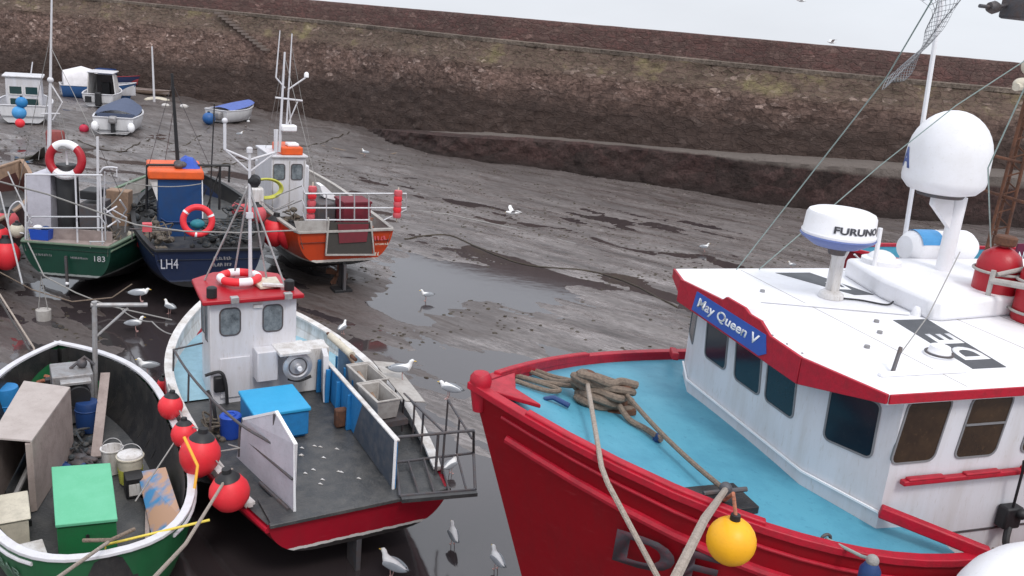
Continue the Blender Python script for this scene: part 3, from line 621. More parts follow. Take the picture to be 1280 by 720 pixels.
# second step of the rail cap forward, ending short of the wheelhouse
mb = MB()
for side in (1, -1):
    P = [p for p in hq.sheer(side, -.05, .06) if 3.95 < p.x < 6.05]; mb.bar(P, .09, .05)
mb.build('rail_step', redh, T, bevel=.015)
hq.strake(T, redh, .42, r=.05, u0=-.9, u1=.975, out=.005)
hq.strake(T, redh, .17, r=.02, name='sheer_moulding', u0=-.9, u1=.985)
# stem head and breasthook
b = MB(); zb = 4.617
b.lathe([(.001, -.3), (.06, -.28), (.1, -.05), (.115, .05), (.11, .1), (.08, .14), (.001, .155)], 18, (6.37, 0, zb)); b.build('stem_head', redh, T)
MB().prism([(6.3, .1, zb-.06), (6.3, -.1, zb-.06), (5.85, -.42, zb-.1), (5.98, 0, zb-.1), (5.85, .42, zb-.1)], (0, 0, .05)).build('breasthook', redh, T, bevel=.01)
# letters on the bow
def on_hull(u0x, z0):
    def f(u, w, d):
        x = u0x-u; uu = x/6.453; z = z0+w; zz = hq.zs(uu); p = hq.pt(uu, 1, drop_frac=min(.99, max(0, (zz-z)/(zz-.1))), off=d+.012); return Vector((x, p.y, z))
    return f
text('DE', 'registration', .36, None, (1, 0, 0), (0, 0, 1), mat('ghost_letter', (.045, .04, .05), .6, grime=.8, gcol=(.1, .02, .03), scale=14, bump=0), T, width=.78, depth=.004, bold=.03, bend=on_hull(5.3, 3.28))
# wheelhouse
plan = [(3.18, -1.2), (3.18, 1.2), (2.85, 2.0), (-2.6, 2.0), (-2.6, -1.9), (2.85, -1.9)]
WH = MB().prism([(x, y, 3.2) for x, y in plan], (0, 0, 2.0)).build('wheelhouse', white, T)
# raked base moulding where it meets the foredeck
MB().bar([(2.86, 2.02, 3.97), (3.2, 1.215, 4.02), (3.2, -1.215, 4.02), (2.86, -1.92, 3.97)], .022, .022).build('base_moulding', letter, WH)
MB().box(-2.55, 2.84, 2.0, 2.012, 3.62, 3.64).build('panel_seam', dgrey, WH)
# windows: three in front, raked sides, one on the bow quarter, two on the side
for (c, w_, h_, sl) in ((-.71, .46, .5, -.12), (-.02, .5, .52, -.16), (.62, .5, .5, -.12)):
    window(WH, (3.18, c, 4.72), (0, 1, 0), (0, 0, 1), w_, h_, r=.06, slant=sl)
nx_, ny_ = .8, .33; ln = math.hypot(nx_, ny_)
window(WH, (3.18-.33*.47, 1.2+.8*.47, 4.745), (-.33/ln, .8/ln, 0), (0, 0, 1), .5, .56, r=.06, slant=-.03)
window(WH, (3.18-.33*.47, -(1.2+.72*.47), 4.745), (.33/ln, .72/ln, 0), (0, 0, 1), .5, .56, r=.06)
window(WH, (2.57, 2.0, 4.82), (-1, 0, 0), (0, 0, 1), .5, .64, glassb, r=.07, slant=.1)
window(WH, (1.8, 2.0, 4.82), (-1, 0, 0), (0, 0, 1), .5, .64, glassb, r=.07, slant=.1, bar=.03)
window(WH, (.95, 2.0, 4.82), (-1, 0, 0), (0, 0, 1), .5, .64, glassb, r=.07, slant=.1)
# red grab rail along the side
g = MB().bar([(2.72, 2.06, 4.31), (-1.5, 2.06, 4.31)], .07, .055)
for x in (2.45, 1.75, 1.0): g.box(x-.22, x+.22, 2.03, 2.1, 4.33, 4.36)
g.build('grab_rail', redh, WH, bevel=.012)
MB().bar([(2.9, 2.05, 4.02), (2.15, 2.68, 3.86)], .1, .12).build('deck_edge_beam', redh, T, bevel=.015)
MB().bar([(2.95, -1.98, 4.02), (2.7, -2.5, 3.9)], .09, .1).build('deck_edge_beam', redh, T, bevel=.015)
# dark lever box on the side
cb = MB().box(1.12, 1.34, 2.01, 2.14, 3.68, 3.92).build('control_box', black, T, bevel=.02)
g = MB().tube([(1.24, 2.1, 3.9), (1.3, 2.14, 4.38)], .014); g.tube([(1.29, 2.14, 4.36), (1.31, 2.145, 4.47)], .024); g.build('lever', black, cb)
g = MB(); g.ball((1.17, 2.15, 3.86), .06); g.tube(smooth_path([(1.25, 2.12, 3.7), (1.32, 2.2, 3.55), (1.22, 2.3, 3.42), (1.35, 2.34, 3.25)]), .035); g.build('hose', black, cb)
# roof
rp = [(3.4, -1.2), (3.4, 1.17), (3.17, 2.12), (-3.4, 2.12), (-3.4, -1.98), (3.15, -1.98)]
RF = MB().prism([(x, y, 5.17) for x, y in rp], (0, 0, .11)).build('roof', roofw, T, bevel=.012)
def fas(pts, nrm, th=.035, name='visor'):
    return MB().prism(pts, Vector(nrm)*th).build(name, redh, T, bevel=.006)
fas([(3.403, -1.35, 5.04), (3.403, 1.17, 4.99), (3.403, 1.17, 5.275), (3.403, .62, 5.3), (3.403, .42, 5.4), (3.403, .2, 5.4), (3.403, .1, 5.44), (3.403, -.28, 5.44), (3.403, -.36, 5.38), (3.403, -1.35, 5.33)], (1, 0, 0))
dn = Vector((.95, .23, 0)).normalized()
fas([(3.4, 1.17, 4.99), (3.4-.0, 1.17, 5.275), (3.17, 2.12, 5.285), (3.17, 2.12, 5.19)], dn)
fas([(3.17, 2.123, 5.19), (-3.4, 2.123, 5.19), (-3.4, 2.123, 5.285), (3.17, 2.123, 5.285)], (0, 1, 0), .02)
fas([(3.4, -1.2, 5.04), (3.4, -1.2, 5.3), (3.15, -1.98, 5.28), (3.15, -1.98, 5.16)], (.9, -.3, 0), .03)
# white lip behind the visor
MB().prism([(3.4, -1.35, 5.28), (3.4, .1, 5.28), (3.4, .1, 5.43), (3.4, -.28, 5.43), (3.4, -.36, 5.37), (3.4, -1.35, 5.32)], (-.3, 0, 0)).build('roof_lip', roofw, RF, bevel=.008)
SG = MB().prism([(3.439, -.96, 5.06), (3.439, .5, 5.03), (3.439, .62, 5.1), (3.439, .56, 5.29), (3.439, -.9, 5.31)], (.006, 0, 0)).build('name_board', sign_blue, T)
text('May Queen V', 'lettering', .16, (3.447, -.86, 5.1), (0, 1, -.012), (0, 0, 1), letter, SG, width=1.28, shear=.25, bold=.02)
# roof fittings
PD = MB().prism([(1.47, .2, 5.281), (.97, .2, 5.281), (1.3, 1.66, 5.281), (1.74, 1.66, 5.281)], (0, 0, .004)).build('roof_marking', darkpatch, RF)
dx = Vector((.33, 1.46, 0)).normalized()
text('D', 'letter', .34, Vector((1.62, 1.44, 5.286)), -dx, Vector((-1, 0, 0)), letter, PD, width=.37, bold=.03)
text('E', 'letter', .34, Vector((1.62, 1.44, 5.286))-dx*.47, -dx, Vector((-1, 0, 0)), letter, PD, width=.31, bold=.03)
PD = MB().prism([(1.75, -1.75, 5.281), (1.2, -1.75, 5.281), (.95, -.75, 5.281), (1.25, -.75, 5.281)], (0, 0, .004)).build('roof_marking', darkpatch, RF)
text('E', 'lettering', .22, Vector((1.35, -1.0, 5.286)), (-.2, -1, 0), (-1, .2, 0), letter, PD, width=.3, bold=.02)
MB().prism([(.98, -.62, 5.275), (.98, .22, 5.275), (.85, .3, 5.275), (-2.6, -.1, 5.275), (-2.6, -1.6, 5.275), (.75, -1.62, 5.275)], (0, 0, .26)).build('roof_casing', roofw, RF, bevel=.05)
g = MB().ball((.4, -1.35, 5.56), .2, (1, 1, .75)); g.lathe([(.26, 0), (.26, .06), (.2, .08)], 20, (.4, -1.35, 5.53)); g.build('vent_cowl', roofw, RF)
MB().lathe([(.06, 0), (.055, .08), (.03, .11), (.001, .11)], 14, (1.0, .05, 5.28)).build('roof_cap', roofw, RF)
g = MB().lathe([(.13, 0), (.13, .02), (.11, .04), (.1, .075), (.075, .085), (.001, .085)], 20, Q.I @ Q.on((1174, 441), 'z', 5.285)); g.build('deck_vent', roofw, RF)
g = MB().ring((Q.I @ Q.on((1174, 441), 'z', 5.31)), .135, .012); g.build('vent_ring', dgrey, RF)
for x, y in ((2.5, -.93), (2.0, .6), (2.5, 1.0), (1.75, .25)): MB().lathe([(.03, 0), (.03, .03), (.001, .035)], 10, (x, y, 5.28)).build('roof_bolt', grey, RF)
MB().bar([(2.95, 1.72, 5.3), (1.9, 1.72, 5.3)], .06, .04).build('grab_bar', roofw, RF, bevel=.01)
MB().bar([(3.0, -.6, 5.3), (1.1, .05, 5.3)], .04, .03).build('grab_bar', roofw, RF, bevel=.01)
MB().tube([(2.74, 1.66, 5.3), (2.6, 1.55, 5.5)], .02).build('shackle', dgrey, RF)
for x in (-.2, .55, 2.2): MB().box(x-.004, x+.004, -1.9, 2.05, 5.279, 5.283).build('weld_seam', tubgrey, RF)
MB().tube(smooth_path([(1.7, -.6, 5.3), (1.4, -.5, 5.3), (1.15, -.3, 5.3), (1.0, -.35, 5.32)]), .012).build('scanner_cable', black, RF)
for i in range(9): MB().lathe([(.012, 0), (.012, .008), (.001, .01)], 8, (3.36, -1.0+i*.26, 5.281)).build('screw', grey, RF)
# radar scanner
rc = Vector((1.77, -.67, 0)); RS = MB().lathe([(.09, 0), (.085, .5), (.12, .62)], 4, (1.68, -.67, 5.28), Matrix.Rotation(pi/4, 4, 'Z'))
RS.lathe([(.16, 0), (.15, .06), (.09, .1)], 12, (1.68, -.67, 5.28)); RS = RS.build('radar_post', oldwhite, T, bevel=.01)
MB().lathe([(.001, 0), (.1, 0), (.12, .1), (.1, .12)], 20, (1.72, -.67, 5.84)).build('scanner_foot', dgrey, RS)
MB().lathe([(.001, .0), (.28, .0), (.43, .09), (.45, .12), (.43, .14)], 44, (1.75, -.67, 5.95)).build('scanner_base', rnblue, RS)
DM = MB().lathe([(.435, 0), (.44, .03), (.425, .05), (.412, .24), (.39, .28), (.33, .305), (.2, .315), (.001, .32)], 48, (1.75, -.67, 6.085)).build('scanner_dome', roofw, RS)
def bend_r(u, w, d):
    a = Rd(43)+u/.43; r = .427+d-.05*w
    return Vector((1.75+r*cos(a), -.67+r*sin(a), 6.17+w))
text('FURUNO', 'lettering', .085, None, (1, 0, 0), (0, 0, 1), furl, DM, width=.62, bold=.03, depth=.004, bend=bend_r)
# satellite dome on its post
SP = MB().lathe([(.1, 0), (.1, 1.25)], 20, (-.32, -.99, 5.28)); SP.lathe([(.2, 0), (.2, .03), (.12, .07)], 18, (-.32, -.99, 5.28))
SP.prism([(-.2, -1.03, 6.52), (.12, -1.03, 6.55), (.12, -1.03, 6.42), (-.25, -1.03, 6.1)], (0, .08, 0)); SP = SP.build('dome_post', roofw, T)
pr = [(.001, 0), (.25, 0), (.42, .05), (.5, .14), (.512, .2), (.508, .5)] + [(.508*cos(a*pi/18), .5+.57*sin(a*pi/18)) for a in range(1, 9)] + [(.001, 1.07)]
SD = MB().lathe(pr, 56, (-.02, -1.03, 6.56)).build('satellite_dome', roofw, SP)
MB().lathe([(.001, -.03), (.28, -.03), (.3, .01)], 30, (-.02, -1.03, 6.56)).build('dome_plate', dgrey, SP)
def bend_s(u, w, d):
    a = Rd(45-84)+u/.51; r = .512+d; return Vector((-.02+r*cos(a), -1.03+r*sin(a), 6.86+w))
text('A', 'emblem', .26, None, (1, 0, 0), (0, 0, 1), rnblue, SD, width=.26, bold=.02, depth=.005, bend=bend_s)
# antennas
MB().tube([(.62, -1.2, 5.3), (.66, -1.2, 6.05)], .03).build('short_aerial', roofw, T)
MB().tube([(-.56, -2.0, 5.28), (-.4, -2.0, 7.4), (-.24, -2.0, 9.4)], .032).build('whip_aerial', roofw, T)
# gas bottles in their rack
def bottle(x, y, n_, lab):
    r = Q; p = Q.w(x, y, 5.285)
    g = MB().lathe([(.001, 0), (.25, 0), (.26, .03), (.26, .58), (.22, .7), (.12, .78), (.06, .8), (.06, .87), (.001, .87)], 26)
    o = root('gas_bottle', lab, 'gas bottle', loc=p, group='red gas bottles on the trawler roof')
    g.build('bottle', red, o); MB().lathe([(.11, 0), (.13, .02), (.13, .1), (.11, .12)], 14, (0, 0, .82)).build('valve_collar', rust, o)
bottle(-.3, -.12, 1, 'red gas bottle behind its neighbour, standing nearest the satellite dome post')
bottle(-.48, .38, 2, 'red gas bottle at the right edge of the photo, nearer the camera in the rack')
g = MB()
for x, y in ((-.3, -.12), (-.48, .38)):
    for z in (.12, .5): g.ring((x, y, 5.285+z), .285, .018)
g.tube(smooth_path([(.02, .1, 5.72), (-.2, .7, 5.78), (-.7, .9, 5.74)]), .04); g.tube([(.02, .1, 5.3), (.02, .1, 5.85)], .03); g.tube([(-.02, .12, 5.8), (-.9, .2, 6.0)], .03); g.tube([(-.2, .7, 5.3), (-.2, .7, 5.78)], .025)
g.build('bottle_rack', tubgrey, T)
# liferaft canister behind the dome post
lr = root('liferaft_canister', 'white liferaft canister with a blue label lying on the trawler roof behind the dome', 'liferaft', loc=Q.w(-.95, -1.78, 5.285), rz=Q.h)
Mx = Matrix.Rotation(pi/2, 4, 'Y')
MB().lathe([(.001, -.62), (.16, -.6), (.23, -.5), (.25, -.45), (.25, .45), (.23, .5), (.16, .6), (.001, .62)], 26, (0, 0, .36), Mx).build('canister', roofw, lr)
MB().ring((0, 0, .36), .255, .012, Matrix.Rotation(pi/2, 4, 'X'), n=40).build('lashing', grey, lr)
g = MB()
for k in range(8):
    a = Rd(20+k*12); a2 = Rd(32+k*12); g.add([(.5, .253*cos(a), .36+.253*sin(a)), (.5, .253*cos(a2), .36+.253*sin(a2)), (.12, .253*cos(a2), .36+.253*sin(a2)), (.12, .253*cos(a), .36+.253*sin(a))], [(0, 1, 2, 3)])
g.build('label', skyblue, lr)
for x in (-.35, .35): MB().prism([(x, -.24, 0), (x, .24, 0), (x, .2, .14), (x, -.2, .14)], (.05, 0, 0)).build('cradle', grey, lr)
# lattice mast aft
LX = (Q.I @ Q.on((1240, 300), 'y', -.9)).x; DX = LX+1.25
g = MB(); A, B_ = Vector((-1.25, -.85, 5.3)), Vector((-1.25, -.85, 9.2))
for dx_, dy_ in ((.12, 0), (-.08, .1), (-.08, -.1)): g.tube([A+Vector((dx_, dy_, 0)), B_+Vector((dx_*.5, dy_*.5, 0))], .022)
for i in range(16):
    z = 5.4+i*.24; q = [Vector((-1.25+a*(1-i*.03), -.85+b_*(1-i*.03), z+(k*.08))) for k, (a, b_) in enumerate(((.12, 0), (-.08, .1), (-.08, -.1)))]
    g.tube([q[0], q[1], q[2], q[0]+Vector((0, 0, .2))], .012, 6)
g.tube([(-1.25, -1.5, 6.6), (-1.25, -.2, 6.55)], .022); g.tube([(-.9, -.85, 7.1), (-1.6, -.8, 7.0)], .02)
g.v = [v+Vector((DX, 0, 0)) for v in g.v]; g.build('lattice_mast', rust, T)
g = MB().ball((-1.15, -.85, 8.25), .13); g.ball((-.95, -.75, 8.02), .1, (1.4, .8, .8)); g.ball((-1.2, -.6, 7.95), .09); g.tube([(-.8, -.7, 7.98), (-1.4, -.9, 8.05)], .05); g.v = [v+Vector((DX, 0, 0)) for v in g.v]; g.build('mast_lamp_cluster', cream, T)
g = MB().tube([(-1.2, -1.25, 9.0), (-1.25, -.5, 9.0)], .03); g.v = [v+Vector((DX, 0, 0)) for v in g.v]; g.build('crosstree', dgrey, T)
# floodlight on an arm of the gantry above the roof
g = MB().box(.35, .93, .15, .5, 8.7, 9.25).build('floodlight', dgrey, T, bevel=.03)
MB().tube([(.9, .25, 8.85), (1.02, .2, 8.8), (1.25, .2, 8.8)], .02).build('bracket', dgrey, g); 
b = MB().lathe([(.05, -.06), (.07, 0), (.05, .06)], 12, (1.06, .2, 8.8), Mx).build('clamp', dgrey, g)
MB().tube([(-1.2, .3, 5.28), (-1.1, .3, 8.9), (.12, .3, 8.9)], .05).build('gantry', grey, T)
# anchor winch / bollards forward
def dz_(x): return wd(x/6.453)+.1*(1)
BL = MB()
for x, y in ((5.0, -.42), (4.62, -.28)):
    z = dz_(x)-.04; BL.lathe([(.13, 0), (.11, .05), (.09, .26), (.125, .3), (.13, .34), (.1, .37), (.001, .37)], 20, (x, y, z))
BL.box(4.45, 5.15, -.55, -.15, dz_(4.8)-.06, dz_(4.8)+.0)
BL.build('mooring_bollard', rust, T)
g = MB(); z = dz_(5.45)
g.tube([(5.55, -.12, z-.03), (5.58, -.13, z+.05), (5.5, -.1, z+.07), (5.36, .02, z+.02)], .03); g.build('deck_eye', navy, T)
g = MB().tube([(4.5, .45, dz_(4.5)), (4.48, .48, dz_(4.5)+.06)], .05); g.build('deck_eye', navy, T)
# cleat on its wooden pad at the port rail
u = 4.4/6.453; yy = hq.hb(u); zc_ = wd(u)
MB().box(4.12, 4.68, yy-.66, yy-.2, zc_+.02, zc_+.1, None).build('cleat_pad', tar, T, bevel=.01)
g = MB().tube([(4.4, yy-.38, zc_), (4.4, yy-.38, zc_+.2)], .055, 12); g.tube([(4.62, yy-.4, zc_+.17), (4.18, yy-.36, zc_+.2)], .025); g.ball((4.4, yy-.38, zc_+.22), .06); g.build('cleat', dgrey, T)
g = MB().ring((3.62, hq.hb(3.62/6.453)-.22, wd(.56)+.06), .05, .016, Matrix.Rotation(pi/2, 4, 'X')); g.build('ring_bolt', dgrey, T)

# ---- lines and rope on the trawler
def dq(x, y, h=0): u = x/6.453; yb = max(.01, hq.hb(u)-.1); return Q.w(x, y, wd(u)+.1*(1-(y/yb)**2)+h)
# coil heaped round the bollards
pts = []
for i in range(46):
    a = i*.62; r = .19+.06*sin(i*1.7); x = 4.8+(r+.1)*cos(a)*1.1; y = -.33+r*sin(a)*.9+.03*sin(i*3.1)
    pts.append(dq(x, y, (.05+.075*(i//10)+.02*sin(i*2.3))))
cm = MB().tube(smooth_path(pts, 4), .045, 8)
thing1(cm, 'rope_coil', ropem, 'thick brown rope heaped in turns round the trawler bollards', 'rope coil')
pts = [dq(5.0, -.5, .2), dq(5.2, -.8, .06), dq(5.4, -1.15, .05), dq(5.6, -1.18, .05), dq(5.66, -.98, .05), dq(5.45, -.68, .05), dq(5.1, -.5, .12), dq(5.0, -.62, .14), dq(5.15, -.98, .06), dq(5.3, -1.25, .05), dq(5.5, -1.3, .06), dq(5.75, -1.05, .05), dq(5.62, -.75, .05), dq(5.3, -.45, .06), dq(5.5, -.32, .05), dq(5.8, -.52, .05)]
thing1(MB().tube(smooth_path(pts, 8), .028, 8), 'rope_bight', ropem, 'loose loops of brown rope lying on the blue deck by the trawler bow rail', 'rope')
thing1(MB().tube(smooth_path([dq(4.7, -.1, .12), dq(4.66, .1, .05), dq(4.55, .3, .05), dq(4.48, .52, .05)], 8), .033, 8), 'rope_tail', ropem, 'short dark rope end running from the bollards to a blue deck eye', 'rope')
a = Q.w(5.0, -.42, dz_(5)+.3)
rope('mooring_rope', [a, at(752, 584, 4.36), at(760, 605, 4.3), at(832, 740, 3.7)], .026, ropel, 'pale mooring rope leading from the trawler bollards over the red rail towards the quay', n=10)
cl = Q.w(4.4, yy-.38, zc_+.2)
rope('mooring_rope', [Q.w(4.62, -.28, dz_(4.6)+.28), cl], .026, ropem, 'brown rope stretched across the blue foredeck from bollards to cleat', sag=.06)
rope('mooring_rope', [cl, atY(880, 650, 4.9), atY(838, 735, 3.9)], .03, ropel, 'thick pale mooring rope from the trawler cleat past the yellow buoy', n=8)
rope('lashing_line', [Q.w(2.1, 2.66, 3.9), Q.w(1.7, 2.72, 3.82), Q.w(1.2, 2.62, 3.9)], .02, ropel, 'frayed pale lashing tied at the end of the red deck edge beam', wob=.03)
# yellow buoy hung over the side
yb = root('yellow_buoy', 'round yellow buoy hanging over the red side of the trawler', 'buoy', loc=Q.on((914, 676), 'y', 2.72))
MB().ball((0, 0, 0), .2, n=28).build('buoy_ball', yellow, yb)
MB().lathe([(.035, .16), (.045, .19), (.04, .24), (.001, .24)], 12).build('buoy_eye', black, yb)
top = Vector(yb.location)+Vector((0, 0, .23))
rope('buoy_lanyard', [top, top+Vector((-.02, .1, .14)), cl-Vector((0, 0, .12))], .016, junko, 'short tan lanyard holding the yellow buoy to the trawler cleat', n=6)
# slim blue fender aft
p = Q.on((1088, 712), 'y', 2.8)
bf = root('blue_fender', 'slim dark blue fender hanging from the trawler rail near the wheelhouse corner', 'fender', loc=p)
MB().lathe([(.001, -.3), (.06, -.28), (.09, -.2), (.09, .0), (.05, .07), (.001, .08)], 16).build('fender_body', navy, bf)
MB().ball((0, 0, .09), .055).build('fender_knot', ropeg, bf)
rope('fender_lanyard', [p+Vector((0, 0, .1)), Q.w(3.6, 2.66, 4.0), Q.w(3.62, hq.hb(.56)-.22, 3.9)], .016, ropet, 'pale green lanyard over the rail holding the slim blue fender', n=6)
# stays above the wheelhouse
rope('stay_wire', [Q.w(2.3, -1.85, 5.3), atY(1108, 97, 9.2), atY(1165, 0, 8.2), atY(1190, -60, 7.8)], .007, ropet, 'greenish stay running up from the far roof edge to the hanging net', n=8)
rope('stay_wire', [Q.w(1.95, -1.85, 5.3), atY(1100, 207, 11.5), atY(1195, 132, 11.2), atY(1290, 70, 11)], .007, ropet, 'thin stay crossing behind the satellite dome towards the top right', n=8)
rope('stay_wire', [Q.w(-1.0, -.9, 5.75), atY(1235, 210, 10), atY(1292, 85, 9.6)], .008, ropet, 'pale stay passing just right of the satellite dome', n=8)
rope('stay_wire', [Q.w(2.62, 1.56, 5.4), Q.on((1160, 395), 'y', 1.3), Q.on((1200, 315), 'y', .4)], .006, ropeg, 'fine grey cord rising from the shackle on the white roof', n=8)
# netting streaming in the wind
NU, NV = 26, 16; ctr = [((1187, -40), 95), ((1185, 0), 48), ((1172, 30), 26), ((1158, 55), 10), ((1146, 68), 13), ((1128, 88), 26), ((1117, 103), 34)]
cp = smooth_path([tuple(atY(c[0][0], c[0][1], 8.6)) for c in ctr], 5); wds = smooth_path([(c[1], 0, 0) for c in ctr], 5)
mbn = MB(); side = Vector((.9, .1, .42)).normalized()
for i, (p, wv_) in enumerate(zip(cp, wds)):
    for j in range(NV+1):
        t = j/NV-.5; wd_ = wv_.x*8.6/FPX
        mbn.v.append(p+side*wd_*t+Vector((0, 1, 0))*(.08*sin(t*9+i*.5))*wd_*3+Vector((0, 0, -.3*wd_*(t*t))))
for i in range(len(cp)-1):
    for j in range(NV): a_ = i*(NV+1)+j; mbn.f.append((a_, a_+1, a_+NV+2, a_+NV+1))
nt_ = thing1(mbn, 'hanging_net', mat('net_twine', (.3, .31, .33), .8, grime=.3, bump=0), 'fine grey netting twisted and blowing on the stay at the top right', 'net')
wf = nt_.modifiers.new('mesh', 'WIREFRAME'); wf.thickness = .006; wf.use_replace = True
# rounded white fender nearest the camera
wfn = root('large_white_fender', 'large rounded white inflatable fender cut off by the bottom right corner', 'fender', loc=at(1300, 758, 3.9), rz=Q.h)
MB().ball((0, 0, 0), .56, (1.5, .95, .95), n=40).build('fender_body', roofw, wfn)
MB().lathe([(.06, 0), (.07, .12), (.03, .16), (.001, .16)], 14, (.82, 0, 0), Matrix.Rotation(pi/2, 4, 'Y')).build('fender_eye', black, wfn)
tf = MB().ring((0, 0, 0), .3, .11, Matrix.Rotation(pi/2, 4, 'X'))
o = thing1(tf, 'tyre_fender', black, 'black tyre fender hanging between the trawler side and the white fender', 'tyre', origin=(0, 0, 0)); o.location = Q.w(.9, 2.9, 3.45); o.rotation_euler = (0, 0, Q.h)
# ================================================================== small red and white boat
b_ = Frame(-1.895, 11.592, 2.126); Bf = b_
T = root('crab_boat', 'white cabin boat with a red hull and dark open work deck, centre foreground', 'fishing boat', Bf)
hb_ = Hull(8.68, 3.85, .74, .4, 2.84, 1.2, 1.75, .42, zk=lambda u: .1+.46*max(0, 1-u/.45), a=.36, ab=1.0, b=1.5, rake=1.0, srake=.1)
hm = hull_mat('crab_boat_hull', (.33, .004, .018), .66, (.6, .58, .56), .05, bottom=(.025, .022, .022), rough=.4, spec=.3)
hb_.shell(T, hm)
DKB = 1.14
hb_.deck(T, deckg, lambda u: DKB, th=.06, name='work_deck', u1=.53)
hb_.deck(T, deckb2, lambda u: 1.16+.35*max(0, u-.5), th=.1, name='foredeck', u0=.51)
hb_.inner(T, oldwhite, lambda u: 1.1, th=.1, u0=.3)
# bulwark top: grey at the stern, white round the bow; raised forward of the work deck
mb = MB()
for side, u0 in ((1, .05), (-1, .05)):
    P = hb_.sheer(side, -.05, .0, u0, 1); mb.bar([p+Vector((0, 0, .02+.24*min(1, max(0, (p.x-.8)/2.2)))) for p in P], .16, .05)
mb.build('gunwale', oldwhite, T, bevel=.01)
mb = MB()
for side in (1, -1):
    P = hb_.sheer(side, -.05, .0, .05, 1); rings = []
    for p in P:
        h = .02+.24*min(1, max(0, (p.x-.8)/2.2)); rings.append([p+Vector((0, side*.06, -.03)), p+Vector((0, side*.06, h)), p+Vector((0, -side*.04, h)), p+Vector((0, -side*.04, -.03))])
    mb.loft(rings)
mb.build('bulwark', oldwhite, T)
hb_.strake(T, redh, .1, r=.045, name='rubbing_band', u0=0, u1=.98)
MB().bar([(-.02, 1.4, 1.19), (-.02, -1.42, 1.19)], .08, .06).build('transom_cap', deckg, T, bevel=.01)
MB().box(-.05, .75, -1.36, 1.36, 1.16, 1.185).build('stern_plate', deckg, T, bevel=.01)
# cabin
CB = MB().prism([(4.3, 1.25, 1.12), (4.3, -.3, 1.12), (5.45, -.22, 1.12), (5.7, .1, 1.12), (5.7, .85, 1.12), (5.45, 1.15, 1.12)], (0, 0, 1.95)).build('cabin', white, T, bevel=.02)
for c in (.9, .14): window(CB, (4.3, c-.0, 2.7), (0, -1, 0), (0, 0, 1), .33, .48, glassg, dgrey, r=.09, fw=.025)
for x in (4.62, 5.1): window(CB, (x, 1.25-.1*(x-4.3)/1.15, 2.62), (-1, -.087, 0), (0, 0, 1), .22, .7, glassg, dgrey, r=.05)
MB().box(4.27, 4.305, .55, 1.08, 1.25, 2.02).build('door_panel', white, CB, bevel=.008)
MB().box(4.26, 4.3, .33, .5, 2.93, 2.99).build('vent_grille', oldwhite, CB)
MB().box(4.2, 4.32, 1.0, 1.2, 1.4, 1.7).build('cable_box', black, CB, bevel=.03)
g = MB().tube(smooth_path([(4.25, 1.35, 1.75), (4.2, 1.1, 1.8), (4.15, 1.02, 1.6), (4.12, 1.0, 1.2)]), .03); g.build('rubber_hose', black, CB)
RB = MB().prism([(4.16, 1.4, 3.07), (4.16, -.4, 3.07), (5.55, -.32, 3.07), (5.9, .1, 3.07), (5.9, .85, 3.07), (5.55, 1.3, 3.07)], (0, 0, .09)).build('roof', red, CB, bevel=.025)
for y in (.85, -.1): MB().box(4.13, 4.25, y-.07, y+.07, 3.08, 3.2).build('roof_light', galv, RB, bevel=.01)
for (x, y) in ((4.35, 1.2), (4.45, -.2)): MB().lathe([(.001, 0), (.09, .01), (.09, .18), (.06, .2), (.001, .2)], 16, (x, y, 3.16)).build('lamp', black, RB)
MB().prism([(4.55, .3, 3.17), (4.6, -.1, 3.17), (5.1, -.15, 3.17), (5.1, .35, 3.17)], (0, 0, .07)).build('hatch', cream, RB, bevel=.02)
MB().bar([(4.6, .25, 3.26), (4.5, -.25, 3.22)], .1, .04).build('wiper_board', oldwhite, RB)
# shelf with winch on the aft wall
MB().box(3.98, 4.3, .12, .5, 1.6, 2.18).build('winch_cabinet', white, CB, bevel=.02)
g = MB().box(3.75, 4.35, -.42, .16, 2.14, 2.2); g.build('winch_shelf', oldwhite, CB, bevel=.01)
Mw = Matrix.Rotation(Rd(-90), 4, 'Y') @ Matrix.Rotation(Rd(0), 4, 'X')
W = MB().lathe([(.001, -.1), (.14, -.1), (.16, -.06), (.16, .02), (.27, .06), (.27, .1), (.2, .12), (.15, .09), (.06, .1), (.05, .2), (.001, .2)], 30, (3.95, -.2, 1.88), Mw).build('pot_hauler', alu, CB)
MB().ring((3.87, -.2, 1.88), .17, .025, Matrix.Rotation(pi/2, 4, 'Y')).build('hauler_groove', dgrey, W)
MB().lathe([(.05, 0), (.04, .05), (.001, .05)], 14, (3.76, -.2, 1.88), Mw).build('hauler_hub', letter, W)
MB().tube(smooth_path([(3.95, -.05, 1.62), (3.9, -.25, 1.58), (3.85, -.45, 1.66)]), .03).build('hauler_arm', black, CB)
MB().prism([(3.7, -.75, 1.15), (4.55, -.98, 1.15), (4.75, -1.0, 2.0), (3.9, -.8, 2.0)], (.02, .1, 0)).build('side_screen', white, T, bevel=.01)
MB().box(4.3, 4.75, -.95, -.25, 1.15, 2.02).build('side_locker', oldwhite, T, bevel=.02)
